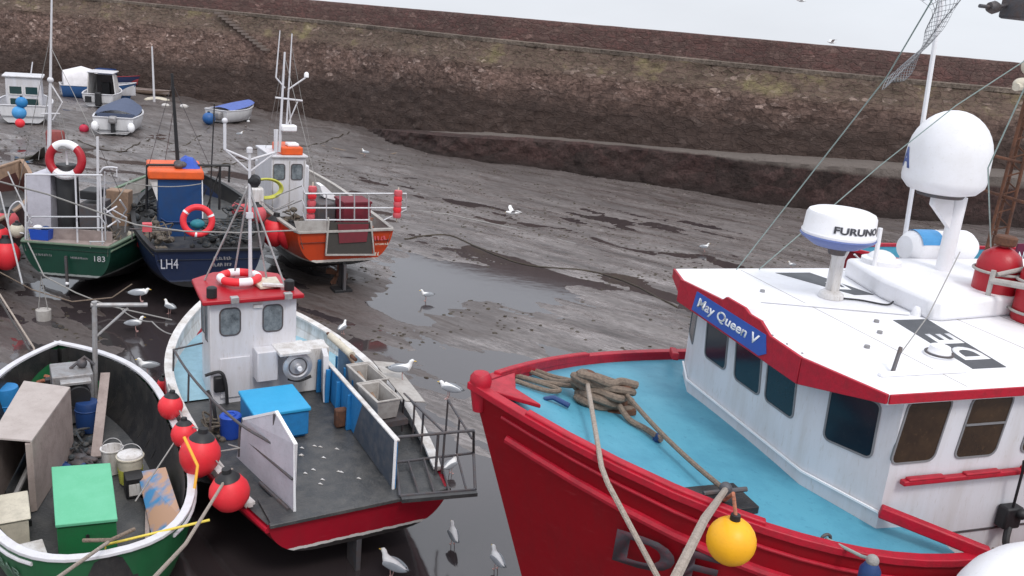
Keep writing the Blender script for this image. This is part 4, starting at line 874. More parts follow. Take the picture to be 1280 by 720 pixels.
# mast with crosstree and stays
M0 = Bf.on((313, 352), 'x', 5.0); ml_ = Bf.I @ M0; mx0, my0 = 5.0, ml_.y; 
def mz(px, py): return (Bf.I @ Bf.on((px, py), 'x', 5.0))
mt = mz(312, 190)
M_ = MB().tube([(mx0, my0, 3.14), (mx0, mt.y, mt.z)], [.036, .026], 10)
M_.lathe([(.03, 0), (.055, .01), (.055, .09), (.03, .11)], 12, (mx0, mt.y, mt.z-.02))
M_.box(mx0-.04, mx0+.04, mt.y-.06, mt.y+.06, mt.z-1.2, mt.z-1.1)
M_ = M_.build('mast', white, T)
cL, cR_, cT, cTL = mz(281, 187), mz(345, 190), mz(312, 200), mz(281, 153)
g = MB(); g.tube([cL, cT, cR_], .022); g.tube([cL, mz(311, 214)], .018); g.tube([cR_, mz(313, 214)], .018); g.tube([cL, cTL], .028); g.tube([cR_, mz(346, 162)], .028)
g.build('crosstree', white, M_)
MB().ball(cTL+Vector((0, 0, .03)), .05).build('masthead_lamp', white, M_)
MB().lathe([(.001, -.09), (.1, -.08), (.12, 0), (.07, .1), (.001, .12)], 16, mz(318, 226), Mw).build('deck_lamp', black, M_)
st_ = MB()
for (a, b) in (((311, 232), (256, 350)), ((311, 232), (292, 348)), ((313, 232), (334, 352)), ((313, 240), (358, 362))):
    A_ = mz(*a); e = Bf.I @ Bf.on(b, 'z', 3.17); st_.tube([A_, e], .018)
st_.build('mast_stay', galv, M_)
# plates either side of the deck
PA = [tuple(Bf.I @ Bf.on(q, 'y', 1.02)) for q in ((371, 632), (371, 541), (343, 512))]
PP = [(.25, .95, 1.18), (.25, .95, 2.25), (.95, 1.02, 2.45), (1.9, 1.25, 1.95), (2.1, 1.3, 1.2)]
pp = MB().prism(PP, (.0, .03, 0)).build('port_screen', lav, T)
g = MB().bar([Vector(p)+Vector((0, .015, 0)) for p in PP[:4]], .05, .04); g.build('screen_edge', letter, pp)
g = MB()
for x in (.95, ): g.tube([(x, 1.06, 1.2), (x, 1.06, 2.42)], .028)
g.tube([(.25, 1.0, 1.7), (1.95, 1.27, 1.62)], .02); g.tube([(.3, 1.03, 1.19), (1.2, 1.2, 1.19)], .03); g.build('screen_strut', dgrey, pp)
SPt = [(.3, -.6, 1.18), (.3, -.6, 2.0), (4.3, -.83, 1.78), (4.7, -.85, 1.15)]
sp_ = MB().prism(SPt, (0, -.04, 0)).build('starboard_screen', blue, T)
MB().prism([(.3, -.594, 1.19), (.3, -.594, 1.98), (1.9, -.69, 1.9), (2.3, -.71, 1.16)], (0, .006, 0)).build('scuffed_panel', mat('scuffed_blue', (.05, .065, .09), .5, grime=.9, gcol=(.12, .12, .13), scale=5), sp_)
MB().bar([(.28, -.62, 2.01), (1.7, -.7, 1.94), (4.35, -.85, 1.8)], .08, .03).build('screen_cap', oldwhite, sp_, bevel=.006)
for x in (2.5, 3.1, 3.7, 4.2): MB().prism([(x, -.72-.02*(x-2), 1.15), (x+.05, -.72-.02*(x-2), 1.15), (x+.05, -.74-.02*(x-2), 1.8), (x, -.74-.02*(x-2), 1.8)], (0, .08, 0)).build('rib', blue, sp_)
MB().tube([(.3, -.6, 1.18), (.3, -.6, 2.02)], .025).build('corner_post', letter, sp_)
MB().box(2.6, 2.75, -.72, -.5, 1.16, 1.5).build('deck_fitting', rust, T, bevel=.03)
MB().prism([(4.9, -1.35, 1.2), (2.3, -1.05, 1.2), (2.3, -1.05, 1.75), (4.9, -1.35, 1.85)], (0, -.03, 0)).build('outer_screen', navy, T)
MB().bar([(4.95, -1.37, 1.88), (2.3, -1.07, 1.78)], .05, .04).build('outer_screen_cap', wood, T)
for x in (2.6, 3.2, 3.8, 4.4): MB().box(x, x+.05, -.95-.1*(x-2.3), -.92-.1*(x-2.3), 1.2, 1.75).build('outer_rib', blue, T)
# hauling roller and catching frame on the starboard quarter
P0, P1 = Bf.I @ Bf.on((413, 420), 'z', 2.05), Bf.I @ Bf.on((440, 444), 'z', 2.0)
MB().tube([P0, P1], .07, 14).build('hauling_roller', cream, T)
MB().tube([P0+Vector((.15, 0, 0)), P0-Vector((.0, 0, .0)), P1-Vector((.2, 0, .02))], .035).build('roller_axle', rust, T)
g = MB(); top = [Bf.I @ Bf.on(q, 'z', 1.92) for q in ((492, 547), (592, 538))]; t2 = [Bf.I @ Bf.on(q, 'z', 1.92) for q in ((505, 492), (556, 541))]; t3 = [Bf.I @ Bf.on(q, 'z', 1.85) for q in ((560, 500), (590, 548))]
lo = [Bf.I @ Bf.on(q, 'z', 1.25) for q in ((495, 578), (592, 566), (594, 612), (500, 620))]
g.tube(top, .025); g.tube(t2, .02); g.tube(t3, .02); 
for a, b in ((top[1], lo[1]), (lo[1], lo[2]), (lo[2], lo[3]), (lo[0], lo[1]), (lo[0], lo[3])): g.tube([a, b], .024)
for t in (.0, .5, 1): q = t2[0].lerp(t2[1], t); g.tube([q, Vector((q.x, q.y, 1.2))], .02)
for t in (.0, .5): q = t3[0].lerp(t3[1], t); g.tube([q, Vector((q.x, q.y, 1.2))], .018)
q = top[0].lerp(top[1], .55); g.tube([q, Vector((q.x, q.y, 1.2))], .024)
for t in (.15, .35, .55, .78): a = lo[0].lerp(lo[1], t); b = lo[3].lerp(lo[2], t+.1); g.tube([a, b], .018)
fr_ = g.build('stern_frame', dgrey, T)
MB().bar([lo[3]-Vector((.05, 0, .03)), lo[2]-Vector((.05, 0, .03))], .12, .06).build('frame_sill', deckg, fr_)
# port rail
pr_ = [Bf.I @ Bf.on(q, 'z', 1.95) for q in ((217, 437), (236, 466), (264, 498), (300, 530))]+[Vector((.97, 1.1, 1.95))]
g = MB(); g.tube(smooth_path(pr_, 5), .022)
for q in pr_[:4]: g.tube([q, Vector((q.x, q.y+.02, 1.4))], .018)
g.tube([pr_[0], pr_[0]+Vector((.2, -.75, .02))], .018)
g.build('port_rail', dgrey, T)
g = MB().tube(smooth_path([(3.6, 1.45, 1.75), (3.5, 1.4, 1.6), (3.3, 1.42, 1.62), (3.2, 1.4, 1.3), (3.0, 1.45, 1.3)]), .03); g.build('exhaust_hose', black, T)
# stern post and rudder under the hull
MB().box(.1, .5, -.04, .04, .0, .7).build('rudder', dgrey, T, bevel=.01)
# blue insulated box
bx = root('fish_box', 'large bright blue lidded fish box on the deck against the white cabin', 'fish box', loc=Bf.w(2.98, .48, 1.145), rz=Bf.h)
MB().box(-.5, .5, -.45, .45, .06, .5).build('box_body', blue, bx, bevel=.02)
MB().box(-.53, .53, -.48, .48, .5, .57).build('lid', blue_lid, bx, bevel=.02)
g = MB(); 
for x in (-.35, .35): g.box(x-.06, x+.06, -.42, .42, 0, .06)
g.build('feet', blue, bx)
bb = root('blue_drum', 'small round dark blue drum between the port rail and the blue fish box', 'drum', loc=Bf.w(2.95, 1.22, 1.15))
MB().lathe([(.001, 0), (.15, 0), (.17, .05), (.17, .36), (.18, .38), (.16, .4), (.001, .4)], 22).build('drum_body', barrelb, bb); MB().ring((0, 0, .41), .08, .015).build('drum_lid_ring', barrelb, bb)
# grey tubs on the starboard side
def tub(x, y, z, L_, W_, Hh, rz, lab):
    t = root('grey_tub', lab, 'tub', loc=Bf.w(x, y, z), rz=Bf.h+rz, group='grey tubs on the crab boat')
    o = [(-L_/2, -W_/2), (L_/2, -W_/2), (L_/2, W_/2), (-L_/2, W_/2)]; k = .86
    g = MB(); rg = [[(a*k, b*k, 0) for a, b in o], [(a, b, Hh) for a, b in o], [(a*.86, b*.8, Hh) for a, b in o], [(a*.8, b*.72, .05) for a, b in o]]
    g.loft(rg); g.build('tub_shell', tubgrey, t, bevel=.012)
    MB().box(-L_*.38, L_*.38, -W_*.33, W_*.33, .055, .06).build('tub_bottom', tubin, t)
    MB().bar([(-L_/2, -W_/2, Hh), (L_/2, -W_/2, Hh), (L_/2, W_/2, Hh), (-L_/2, W_/2, Hh)], .05, .03, closed=True).build('tub_rim', tubgrey, t, bevel=.008)
tub(3.05, -1.22, 1.6, .85, .42, .36, .04, 'grey plastic tub nearest the cabin, forward one of the pair on the starboard side')
tub(2.15, -1.08, 1.62, .85, .42, .36, .04, 'grey plastic tub nearest the stern frame, after one of the pair on the starboard side')
MB().box(1.7, 3.6, -1.45, -.86, 1.5, 1.6).build('tub_bench', dgrey, T)
MB().prism([(1.75, -1.4, 1.9), (3.6, -1.55, 1.9), (3.5, -1.95, 1.85), (1.7, -1.75, 1.85)], (0, 0, .03)).build('side_shelf', tubgrey, T, bevel=.008)
g = MB()
for x in (1.8, 2.6, 3.4): g.tube([(x, -1.6, 1.15), (x, -1.6, 1.88)], .02)
g.build('shelf_leg', dgrey, T)
# lifebuoy on the cabin roof
def lifebuoy(name, lab, loc, rot, R, r_, m1=rubred, m2=roofw, segs=4, group='lifebuoys on the boats', frac=.42, a0=.3):
    t = bpy.data.objects.new(name, None); COL.objects.link(t); t.location = loc; t.rotation_euler = rot; tag(t, lab, 'lifebuoy', group)
    MB().ring((0, 0, 0), R, r_, n=40).build('ring', m1, t)
    for k in range(segs):
        a = 2*pi*k/segs+a0; MB().ring((0, 0, 0), R, r_*1.04, a0=a, a1=a+2*pi/segs*frac, n=8).build('band', m2, t)
    return t
lifebuoy('lifebuoy', 'red and white lifebuoy lying flat on the red cabin roof round the mast', Bf.w(5.05, .55, 3.28), (0, 0, 0), .33, .075)
# bits scattered about the deck
for (x, y) in ((1.55, .35), (1.5, .1), (1.9, -.05), (1.6, .55)): pass
sc = MB()
for _ in range(16):
    x, y = random.uniform(.8, 2.2), random.uniform(-.3, .7); sc.prism([(x, y, 1.19 if x < .75 else 1.143), (x+.07, y+.02, 1.145), (x+.05, y+.06, 1.145)], (0, 0, .008))
sc.build('deck_scraps', oldwhite, T)
# red fenders down the port side
def fender(px, py, r_, z, lab, m=rubred, fr=Bf, cap=True, hang=None, squash=1.12):
    if z is None:
        for k in range(140):
            z = .5+k*.01; l = fr.I @ at(px, py, z)
            if l.y > hb_.hb(l.x/8.68)+r_*.85: break
    p = at(px, py, z); o = root('ball_fender', lab, 'fender', loc=p, group='red inflatable fenders', tilt=random.uniform(-.12, .12), pitch=random.uniform(-.12, .12))
    MB().lathe([(.001, -r_*squash), (r_*.35, -r_*squash*.93), (r_*.7, -r_*squash*.68), (r_*.93, -r_*squash*.32), (r_, 0.05*r_), (r_*.93, r_*.4), (r_*.68, r_*.8), (r_*.35, r_*1.08), (r_*.2, r_*1.25), (.001, r_*1.26)], 28).build('fender_ball', m, o)
    if cap: MB().lathe([(r_*.62, -r_*.32), (r_*.42, -r_*.1), (r_*.25, .0), (r_*.24, r_*.06), (r_*.22, r_*.22), (.001, r_*.25)], 18, (0, 0, r_*1.2)).build('fender_eye', black, o)
    if hang is not None:
        h = Vector(hang)-p; Mi = o.rotation_euler.to_matrix().inverted(); MB().tube([(0, 0, r_*1.3), Mi @ h], .012, 6).build('fender_line', ropeg, o)
    return o
def hg(x): 
    u = x/8.68; return Bf.w(x, hb_.hb(u), 1.45)
fender(207, 482, .18, None, 'red ball fender foremost on the port side of the white cabin boat', hang=hg(5.6))
fender(213, 508, .2, None, 'red ball fender second from the bow on the port side of the white cabin boat', hang=hg(4.8))
fender(230, 543, .2, None, 'small red fender partly hidden behind the big one and the yellow rod', hang=hg(3.9))
fender(250, 568, .3, None, 'large red fender pressed against the hull beside the bent yellow rod', hang=hg(3.0), squash=1.2)
fender(287, 616, .285, None, 'large round bright red fender hanging clear between the green boat and the stern', hang=hg(1.9), squash=1.0)

# ================================================================== open green boat
Cf = Frame(-4.667, 9.424, 2.121)
T = root('open_boat', 'open green boat with white gunwale and cluttered black inside, bottom left corner', 'fishing boat', Cf)
hc = Hull(7.8, 2.91, 2.64, .45, 3.6, 1.376, 1.45, .3, zk=.05, a=.5, ab=1.0, b=1.1, rake=.6, double=True)
hc.shell(T, hull_mat('green_hull', (.01, .1, .035), -.5, (.5, .5, .5), .04, rough=.35))
hc.inner(T, tar, lambda u: .4, th=.13)
hc.deck(T, deckg, lambda u: .45, th=.13, name='floor_boards', k=10)
hc.rail(T, white, w=.115, h=.05, off=-.04, dz=.02)
hc.strake(T, white, .09, r=.028, name='white_band', u0=0.03)
hc.deck(T, wood, lambda u: .55, th=.16, name='stern_boards', u1=.13)
for i in range(14):
    x = 1.0+i*.45; u = x/7.8
    for sd_ in (1, -1):
        P_ = [Vector((x, sd_*(hc.y_at(u, z_, .1)), z_)) for z_ in (.45, .8, 1.1, hc.zs(u)-.02)]; MB().bar(P_, .04, .05, upv=(0, sd_, 0)).build('frame', tar, T)
def on_c(x0, z0):
    def f(u, w, d):
        x = x0-u; uu = x/7.8; z = z0+w; zz = hc.zs(uu); p = hc.pt(uu, 1, drop_frac=min(.99, max(0, (zz-z)/(zz-.05))), off=d+.01); return Vector((x, p.y, z))
    return f
text('BAR', 'name_lettering', .14, None, (1, 0, 0), (0, 0, 1), mat('green_ghost', (.12, .2, .15), .6, grime=.8, scale=12), T, width=.5, bold=.01, bend=on_c(1.0, 1.05))
# gallows with its arm
g = MB(); a = Cf.I @ Cf.on((118, 482), 'x', 6.4); b = Cf.I @ Cf.on((118, 381), 'x', 6.4); c = Cf.I @ Cf.on((184, 381), 'x', 6.4); a.z = .5
l_ = b+Vector((0, .06, 0)); g.tube([a, b], .045, 10); g.tube([l_, c], .042, 10); g.tube([Cf.I @ Cf.on((120, 421), 'x', 6.4), Cf.I @ Cf.on((160, 385), 'x', 6.4)], .024); g.tube([b-Vector((0, 0, .02)), b+Vector((0, 0, .06))], .05, 10)
g.build('gallows', galv, T)
# engine box with hauler
E_ = MB().box(6.05, 6.75, -.45, .22, .5, 1.45).build('winch_housing', grey, T, bevel=.02)
MB().lathe([(.001, -.05), (.19, -.05), (.2, 0), (.13, .04), (.13, .1), (.2, .15), (.19, .19), (.001, .19)], 26, (5.98, -.18, 1.12), Matrix.Rotation(-pi/2, 4, 'Y')).build('winch_drum', black, E_)
MB().box(5.86, 6.2, -.4, .1, 1.33, 1.39).build('drum_guard', galv, E_, bevel=.01)
g = MB().ball((6.4, -.3, 1.53), .09); g.tube([(6.4, -.1, 1.45), (6.4, -.35, 1.65), (6.35, -.5, 1.5)], .03); g.build('winch_lever', dgrey, E_)
MB().box(6.2, 6.35, .24, .32, 1.1, 1.35).build('switch_box', black, E_)
def thing_box(name, lab, cat, fr, x, y, z, L_, W_, Hh, m, lid=None, rz=0, bev=.015, lidm=None):
    o = root(name, lab, cat, loc=fr.w(x, y, z), rz=fr.h+rz)
    MB().box(-L_/2, L_/2, -W_/2, W_/2, 0, Hh).build('box_body', m, o, bevel=bev)
    if lid: MB().box(-L_/2-.03, L_/2+.03, -W_/2-.03, W_/2+.03, Hh, Hh+lid).build('lid', lidm or m, o, bevel=bev)
    return o
gq = [Cf.I @ Cf.on(q, 'z', 1.22) for q in ((64, 583), (138, 578), (147, 648), (69, 656))]; gc = sum(gq, Vector())/4
o = root('green_locker', 'dark green locker with a pale green lid in the stern of the open boat', 'locker', loc=Cf.w(0, 0, 0), rz=Cf.h)
MB().prism([(q.x*.96+gc.x*.04, q.y*.96+gc.y*.04, .46) for q in gq], (0, 0, .7)).build('locker_body', greenbox, o, bevel=.01)
MB().prism([(q.x, q.y, 1.165) for q in gq], (0, 0, .05)).build('lid', greenlid, o, bevel=.01)
q = (gq[3]+gq[2])/2; MB().tube([(q.x-.0, q.y, 1.0), (q.x-.035, q.y, 1.0)], .025).build('lock', black, o)
# ply shelter
h0 = [Cf.I @ Cf.on(q, 'z', 1.62) for q in ((-12, 549), (40, 553), (88, 486), (30, 478))]
o = root('plywood_shelter', 'long weathered plywood shelter open at its end, on the left of the open green boat', 'shelter', loc=Cf.w(0, 0, 0), rz=Cf.h)
MB().prism([(q.x, q.y, 1.62) for q in h0], (0, 0, .035)).build('roof_board', plyl, o, bevel=.006)
MB().prism([(h0[1].x, h0[1].y, 1.62), (h0[2].x, h0[2].y, 1.62), (h0[2].x, h0[2].y, .47), (h0[1].x, h0[1].y, .47)], (0, .03, 0)).build('side_board', ply, o)
MB().prism([(h0[0].x+.1, h0[0].y-.02, 1.62), (h0[3].x, h0[3].y, 1.62), (h0[3].x, h0[3].y, .5), (h0[0].x+.1, h0[0].y-.02, .5)], (0, -.03, 0)).build('far_board', ply, o)
MB().prism([(h0[2].x, h0[2].y, 1.62), (h0[3].x, h0[3].y, 1.62), (h0[3].x, h0[3].y, .5), (h0[2].x, h0[2].y, .5)], (.02, 0, 0)).build('end_board', wood, o)
for q, m_ in ((h0[1], ply),): MB().box(q.x-.01, q.x+.06, q.y+.03, q.y+.09, .47, 1.6).build('post', ply, o)
MB().tube([(3.3, 1.05, .5), (4.2, .6, .95)], .04).build('brace', galv, o)
# barrel, plank, buckets, crate and boards
o = root('blue_barrel', 'dark blue barrel standing behind the winch, beside the leaning plank', 'barrel', loc=Cf.w(5.78, -.3, .47)); MB().lathe([(.001, 0), (.18, 0), (.2, .1), (.205, .35), (.2, .5), (.18, .56), (.001, .56)], 24).build('barrel_body', navy, o); MB().ring((0, 0, .42), .204, .012).build('barrel_hoop', navy, o)
o = root('blue_barrel', 'bright blue barrel at the left edge of the photo, forward of the plywood shelter', 'barrel', loc=Cf.w(6.3, .95, .47)); MB().lathe([(.001, 0), (.2, 0), (.22, .1), (.23, .35), (.22, .7), (.2, .8), (.001, .8)], 24).build('barrel_body', blue, o); MB().ring((0, 0, .5), .228, .012).build('barrel_hoop', blue, o)
pk = MB().bar([Cf.w(4.6, -.3, .5), Cf.w(6.35, -.68, 1.3)], .16, .04); thing1(pk, 'leaning_plank', ply, 'grey weathered plank leaning between the winch and the floor of the open boat', 'plank')
def bucket(x, y, z, r_, h_, lab, m, inner=black, tint=None):
    o = root('bucket', lab, 'bucket', loc=Cf.w(x, y, z), group='buckets in the open boat'); MB().lathe([(.001, 0), (r_*.8, 0), (r_, h_), (r_*1.08, h_), (r_*1.08, h_+.02), (r_*.93, h_+.02), (r_*.9, h_*.6), (.001, h_*.58)], 24).build('bucket_body', m, o)
    MB().ring((0, 0, h_), r_*1.02, .008, Matrix.Rotation(Rd(60), 4, 'X'), a0=0, a1=pi).build('handle', galv, o)
    if tint: MB().lathe([(r_*.86, .02), (r_*.96, h_*.6), (r_*.97, h_*.6), (r_*.87, .02)], 24).build('stained_band', tint, o)
bucket(4.05, -.5, .47, .17, .42, 'white bucket further from the camera, behind the lidded one', oldwhite)
bucket(3.6, -.72, .47, .2, .46, 'white bucket with a yellowish stained side, nearer the camera beside the black crate', cream, tint=hose)
MB().lathe([(.001, 0), (.18, 0), (.2, .02), (.19, .05), (.001, .07)], 24, (0, 0, .46)).build('bucket_lid', oldwhite, bpy.data.objects['bucket.001'])
o = thing_box('black_crate', 'small black crate with a white label next to the stained bucket', 'crate', Cf, 3.2, -.72, .47, .3, .28, .34, black); MB().box(-.157, -.152, -.1, .1, .05, .25).build('label', oldwhite, o)
thing_box('black_battery', 'black battery with a white top near the left edge at the stern', 'battery', Cf, 1.55, .78, .57, .42, .24, .22, black, .02, .1, lidm=oldwhite)
o = thing_box('cream_box', 'cream plastic box with dark catches beside the plywood shelter at the left edge', 'box', Cf, 2.5, 1.0, .47, .75, .4, .5, cream, .03, 0)
for x in (-.2, .1): MB().box(x-.05, x+.05, -.24, -.2, .3, .4).build('catch', black, o)
# blue and orange stained board leaning at the starboard quarter
bd = [Cf.I @ Cf.on(q, 'z', z) for q, z in (((172, 592), .75), ((207, 586), .95), ((228, 650), .95), ((190, 672), .6))]
m = bpy.data.materials.new('stained_board'); m.use_nodes = True; nt = m.node_tree; L = nt.links; tc = nd(nt, 'ShaderNodeTexCoord'); n_ = nd(nt, 'ShaderNodeTexNoise'); n_.inputs['Scale'].default_value = 2.2; n_.inputs['Detail'].default_value = 3; L.new(tc.outputs['Object'], n_.inputs[0])
cr = nd(nt, 'ShaderNodeValToRGB'); e = cr.color_ramp.elements; e[0].position = .44; e[0].color = (.06, .25, .5, 1); e[1].position = .56; e[1].color = (.5, .3, .2, 1); L.new(n_.outputs[0], cr.inputs[0]); L.new(cr.outputs[0], nt.nodes['Principled BSDF'].inputs['Base Color'])
g = MB().prism([q for q in bd], (0, 0, .03)); g.v = [Cf.w(*p) for p in g.v]
thing1(g, 'stained_board', m, 'blue board with orange stains lying inside the starboard quarter of the open boat', 'board')
MB().bar([(3.2, -.92, .6), (1.3, -.62, .55)], .06, .1).build('stringer', ply, T)
hp = MB()
for i in range(60):
    a = i*.7; hp.v  # coil of orange net forward
pts = [Cf.w(6.95+.28*cos(i*.8)+.05*sin(i*2.1), .35+.3*sin(i*.8), .55+.012*i) for i in range(40)]
thing1(MB().tube(smooth_path(pts, 4), .035, 6), 'orange_net_coil', junko, 'tangled heap of orange brown net in the bow of the open boat', 'net')
tp = MB(); rg = []
for i in range(9):
    rg.append([Cf.w(7.0+i*.07, -.1+.6*j/8, .72+.14*noise.noise(Vector((i*.6, j*.7, 3)))+.1*sin(j*.4)) for j in range(9)])
thing1(tp.loft(rg, closed=False), 'blue_tarpaulin', navy, 'crumpled dark blue tarpaulin beside the orange net in the bow of the open boat', 'tarpaulin')
for (x, y, r_, m_, l_) in ((4.7, -.15, .12, dgrey, 'dark heap of gear on the floor between plank and green locker'), (4.3, .1, .1, navy, 'blue black gear lying on the floor just forward of the green locker')):
    g = MB()
    for k in range(9): g.ball(Cf.w(x+random.uniform(-.3, .3), y+random.uniform(-.2, .2), .5), r_*random.uniform(.4, .9), (1.3, .8, .6), n=10)
    g.tube(smooth_path([Cf.w(x+random.uniform(-.4, .4), y+random.uniform(-.25, .25), .52) for _ in range(8)], 5), .02, 6)
    thing1(g, 'fishing_gear', m_, l_, 'fishing gear')
MB().lathe([(.001, 0), (.03, 0), (.03, .12), (.06, .13), (.06, .15), (.001, .16)], 12, (2.95, -(hc.hb(.38)-.04), 1.4)).build('rope_pin', oldwhite, T)
# bent yellow rods
def rod(pts, r_, m, lab, name='yellow_rod'): return thing1(MB().tube(pts, r_, 8), name, m, lab, 'rod')
rod([Cf.on((230, 546), 'z', 2.1), Cf.on((247, 582), 'z', 1.75), Cf.on((243, 612), 'z', 1.43)], .022, mat('orange_yellow', (.85, .45, .05), .5), 'bent orange yellow rod standing on the white gunwale beside the big red fender')
rod([Cf.on((131, 735), 'z', .9), Cf.on((132, 681), 'z', 1.48), Cf.on((262, 650), 'z', 1.55)], .018, yel2, 'thin yellow rod bent over the white gunwale at the stern of the open boat')
# ================================================================== green boat on the left
Df = Frame(-11.802, 22.39, 1.637)
T = root('fishing_boat', 'dark green fishing boat with white rails round its stern, moored on the left', 'fishing boat', Df)
hd = Hull(8.1, 2.7, .85, .45, 2.3, 1.6, 2.3, .3, zk=lambda u: .12+.5*max(0, 1-u/.3), a=.45, ab=1.0, b=1.25, rake=.8)
hd.shell(T, hull_mat('dark_green_hull', (.012, .06, .04), .72, (.32, .35, .34), .06, rough=.3))
hd.deck(T, deckg, lambda u: 1.45+.4*max(0, u-.4), th=.06); hd.inner(T, tubgrey, 1.4, th=.07); hd.rail(T, mat('sage_paint', (.14, .2, .14), .5), w=.12, h=.05)
hd.strake(T, mat('sage_paint', (.14, .2, .14), .5), .1, r=.03)
MB().box(-.03, .6, -1.1, 1.05, 1.6, 1.66).build('stern_shelf', ply, T); MB().box(.3, .34, -1.08, 1.05, 1.66, 1.95).build('pound_board', ply, T)
text('183', 'lettering', .15, (-.02, -.72, 1.2), (0, -1, .02), (0, 0, 1), pale_let, T, width=.28)
smudge('worn_lettering', 1, (-.02, .9, 1.25), (0, -1, 0), (0, 0, 1), .06, .6, fadel, T, seed=2)
smudge('worn_lettering', 1, (-.02, -.1, 1.23), (0, -1, 0), (0, 0, 1), .06, .45, fadel, T, seed=3)
MB().box(-.08, -.02, -.03, .03, .45, 1.3).build('rudder_post', dgrey, T); MB().ball((-.06, 0, .55), .05).build('anode', letter, T)
def dz(px, py, x): return Df.I @ Df.on((px, py), 'x', x)
g = MB(); r = .024
for a, b, x in (((32, 218), (32, 300), .1), ((125, 218), (128, 300), .1), ((94, 218), (96, 285), .1)): g.tube([dz(*a, x), Vector((x, dz(*b, x).y, 1.6))], r)
g.tube([dz(32, 218, .1), dz(128, 219, .1)], r); g.build('stern_gantry', white, T)
g = MB()
q = [dz(*c, 0) for c in ((35, 300), (34, 279), (40, 271), (125, 271), (131, 279), (132, 300))]; g.tube(q, .022); g.tube([dz(35, 285, 0), dz(131, 285, 0)], .02); g.tube([dz(112, 302, 0), dz(131, 302, 0)], .018); g.tube([dz(113, 302, 0), dz(113, 310, 0)], .016); g.tube([dz(128, 302, 0), dz(128, 308, 0)], .016)
g.build('stern_rail', alu, T)
CW = MB().prism([tuple(dz(33, 219, 1.0)), tuple(dz(63, 219, 1.0)), tuple(dz(64, 295, 1.0)), tuple(dz(35, 295, 1.0))], (1.6, 0, 0)).build('wheelhouse', lav, T)
a, b = dz(63, 219, .95), dz(91, 219, .95)
FN = MB().lathe([(.28, 1.5), (.29, 3.45), (.26, 3.5), (.001, 3.5)], 20, (1.25, (a.y+b.y)/2, 0)).build('black_funnel', black, T)
MB().box(1.0, 1.9, dz(122, 240, 1).y, dz(97, 240, 1).y, 1.5, 2.5).build('engine_box', dgrey, T, bevel=.02)
MB().box(1.0, 1.7, dz(120, 240, 1).y, dz(99, 240, 1).y, 2.62, 2.85).build('black_locker', black, T, bevel=.03)
mL = dz(62, 185, 1.6); mT = dz(65, -30, 1.6)
g = MB().tube([Vector((1.6, mL.y, 1.5)), mL, mT], [.05, .045, .02], 8); g.tube([dz(58, 230, 1.6), dz(63, 62, 1.6)], .014); g.ball(dz(63, 100, 1.6), .08); g.tube([dz(63, 104, 1.6), dz(78, 128, 1.6), dz(66, 150, 1.6)], .02); g.tube([dz(52, 142, 1.6), dz(75, 142, 1.6)], .02)
MM = g.build('main_mast', white, T)
g = MB()
for a, b in (((64, 105), (82, 190)), ((66, 105), (90, 192)), ((62, 105), (48, 200))): g.tube([dz(*a, 1.6), dz(*b, 1.8)], .01, 6)
g.build('mast_stay', ropeg, MM)
g = MB().tube([dz(123, 300, .5), dz(122, 180, .5), dz(122, 171, .5)], .035); g.tube(smooth_path([dz(125, 216, .5), dz(130, 210, .5), dz(139, 209, .5), dz(147, 210, .5)]), .025); g.tube([dz(146, 211, .5), dz(146, 221, .5)], .015); g.build('derrick_post', white, T)
g = MB()
for pts in (((131, 215), (130, 262), (136, 300)), ((133, 266), (146, 258)), ((130, 260), (150, 278)), ((134, 284), (147, 275), (148, 288)), ((150, 250), (158, 262), (152, 272)), ((140, 262), (158, 272), (156, 290))): g.tube([dz(*c, .6+.3*i) for i, c in enumerate(pts)], .022)
g.build('folded_boom', white, T)
g = MB(); 
g.tube(smooth_path([dz(30, 292, .4), dz(12, 285, .4), dz(12, 262, .4), dz(24, 252, .4), dz(34, 270, .4)]), .02); g.build('side_hoop', white, T)
MB().prism([tuple(dz(132, 237, 3)), tuple(dz(160, 240, 3)), tuple(dz(160, 285, 3)), tuple(dz(132, 285, 3))], (.4, 0, 0)).build('gear_locker', wood, T, bevel=.03)
# radar dish and lamp behind the lifebuoy
MB().lathe([(.001, 0), (.3, .02), (.3, .1), (.001, .12)], 26, dz(83, 185, 1.2)).build('radar_scanner', grey, T)
MB().tube([dz(83, 187, 1.2), Vector((1.2, dz(83, 187, 1.2).y, 2.9))], .03).build('scanner_post', letter, T)
def disc_rot(h, tiltx=pi/2): return (tiltx, 0, h+pi/2)
lifebuoy('lifebuoy', 'large red and white lifebuoy upright on top of the dark green boat', Df.on((82, 200), 'x', .95), (pi/2-.15, 0, Df.h-pi/2), .42, .11, red, roofw, 2, frac=.45, a0=Rd(50))
o = root('blue_fish_box', 'blue fish box with bags in it on the stern of the dark green boat', 'fish box', loc=Df.w(.15, .68, 1.67), rz=Df.h)
g = MB(); g.loft([[(-.14, -.22, 0), (.14, -.22, 0), (.14, .22, 0), (-.14, .22, 0)], [(-.16, -.25, .28), (.16, -.25, .28), (.16, .25, .28), (-.16, .25, .28)], [(-.13, -.22, .28), (.13, -.22, .28), (.13, .22, .28), (-.13, .22, .28)], [(-.12, -.2, .05), (.12, -.2, .05), (.12, .2, .05), (-.12, .2, .05)]]); g.build('box_body', barrelb, o)
g = MB().ball((0, .08, .3), .12, (1, 1, .6), n=12); g.build('white_bag', letter, o); g = MB().ball((0, -.12, .29), .1, (1, 1, .7), n=12); g.build('blue_bag', navy, o)

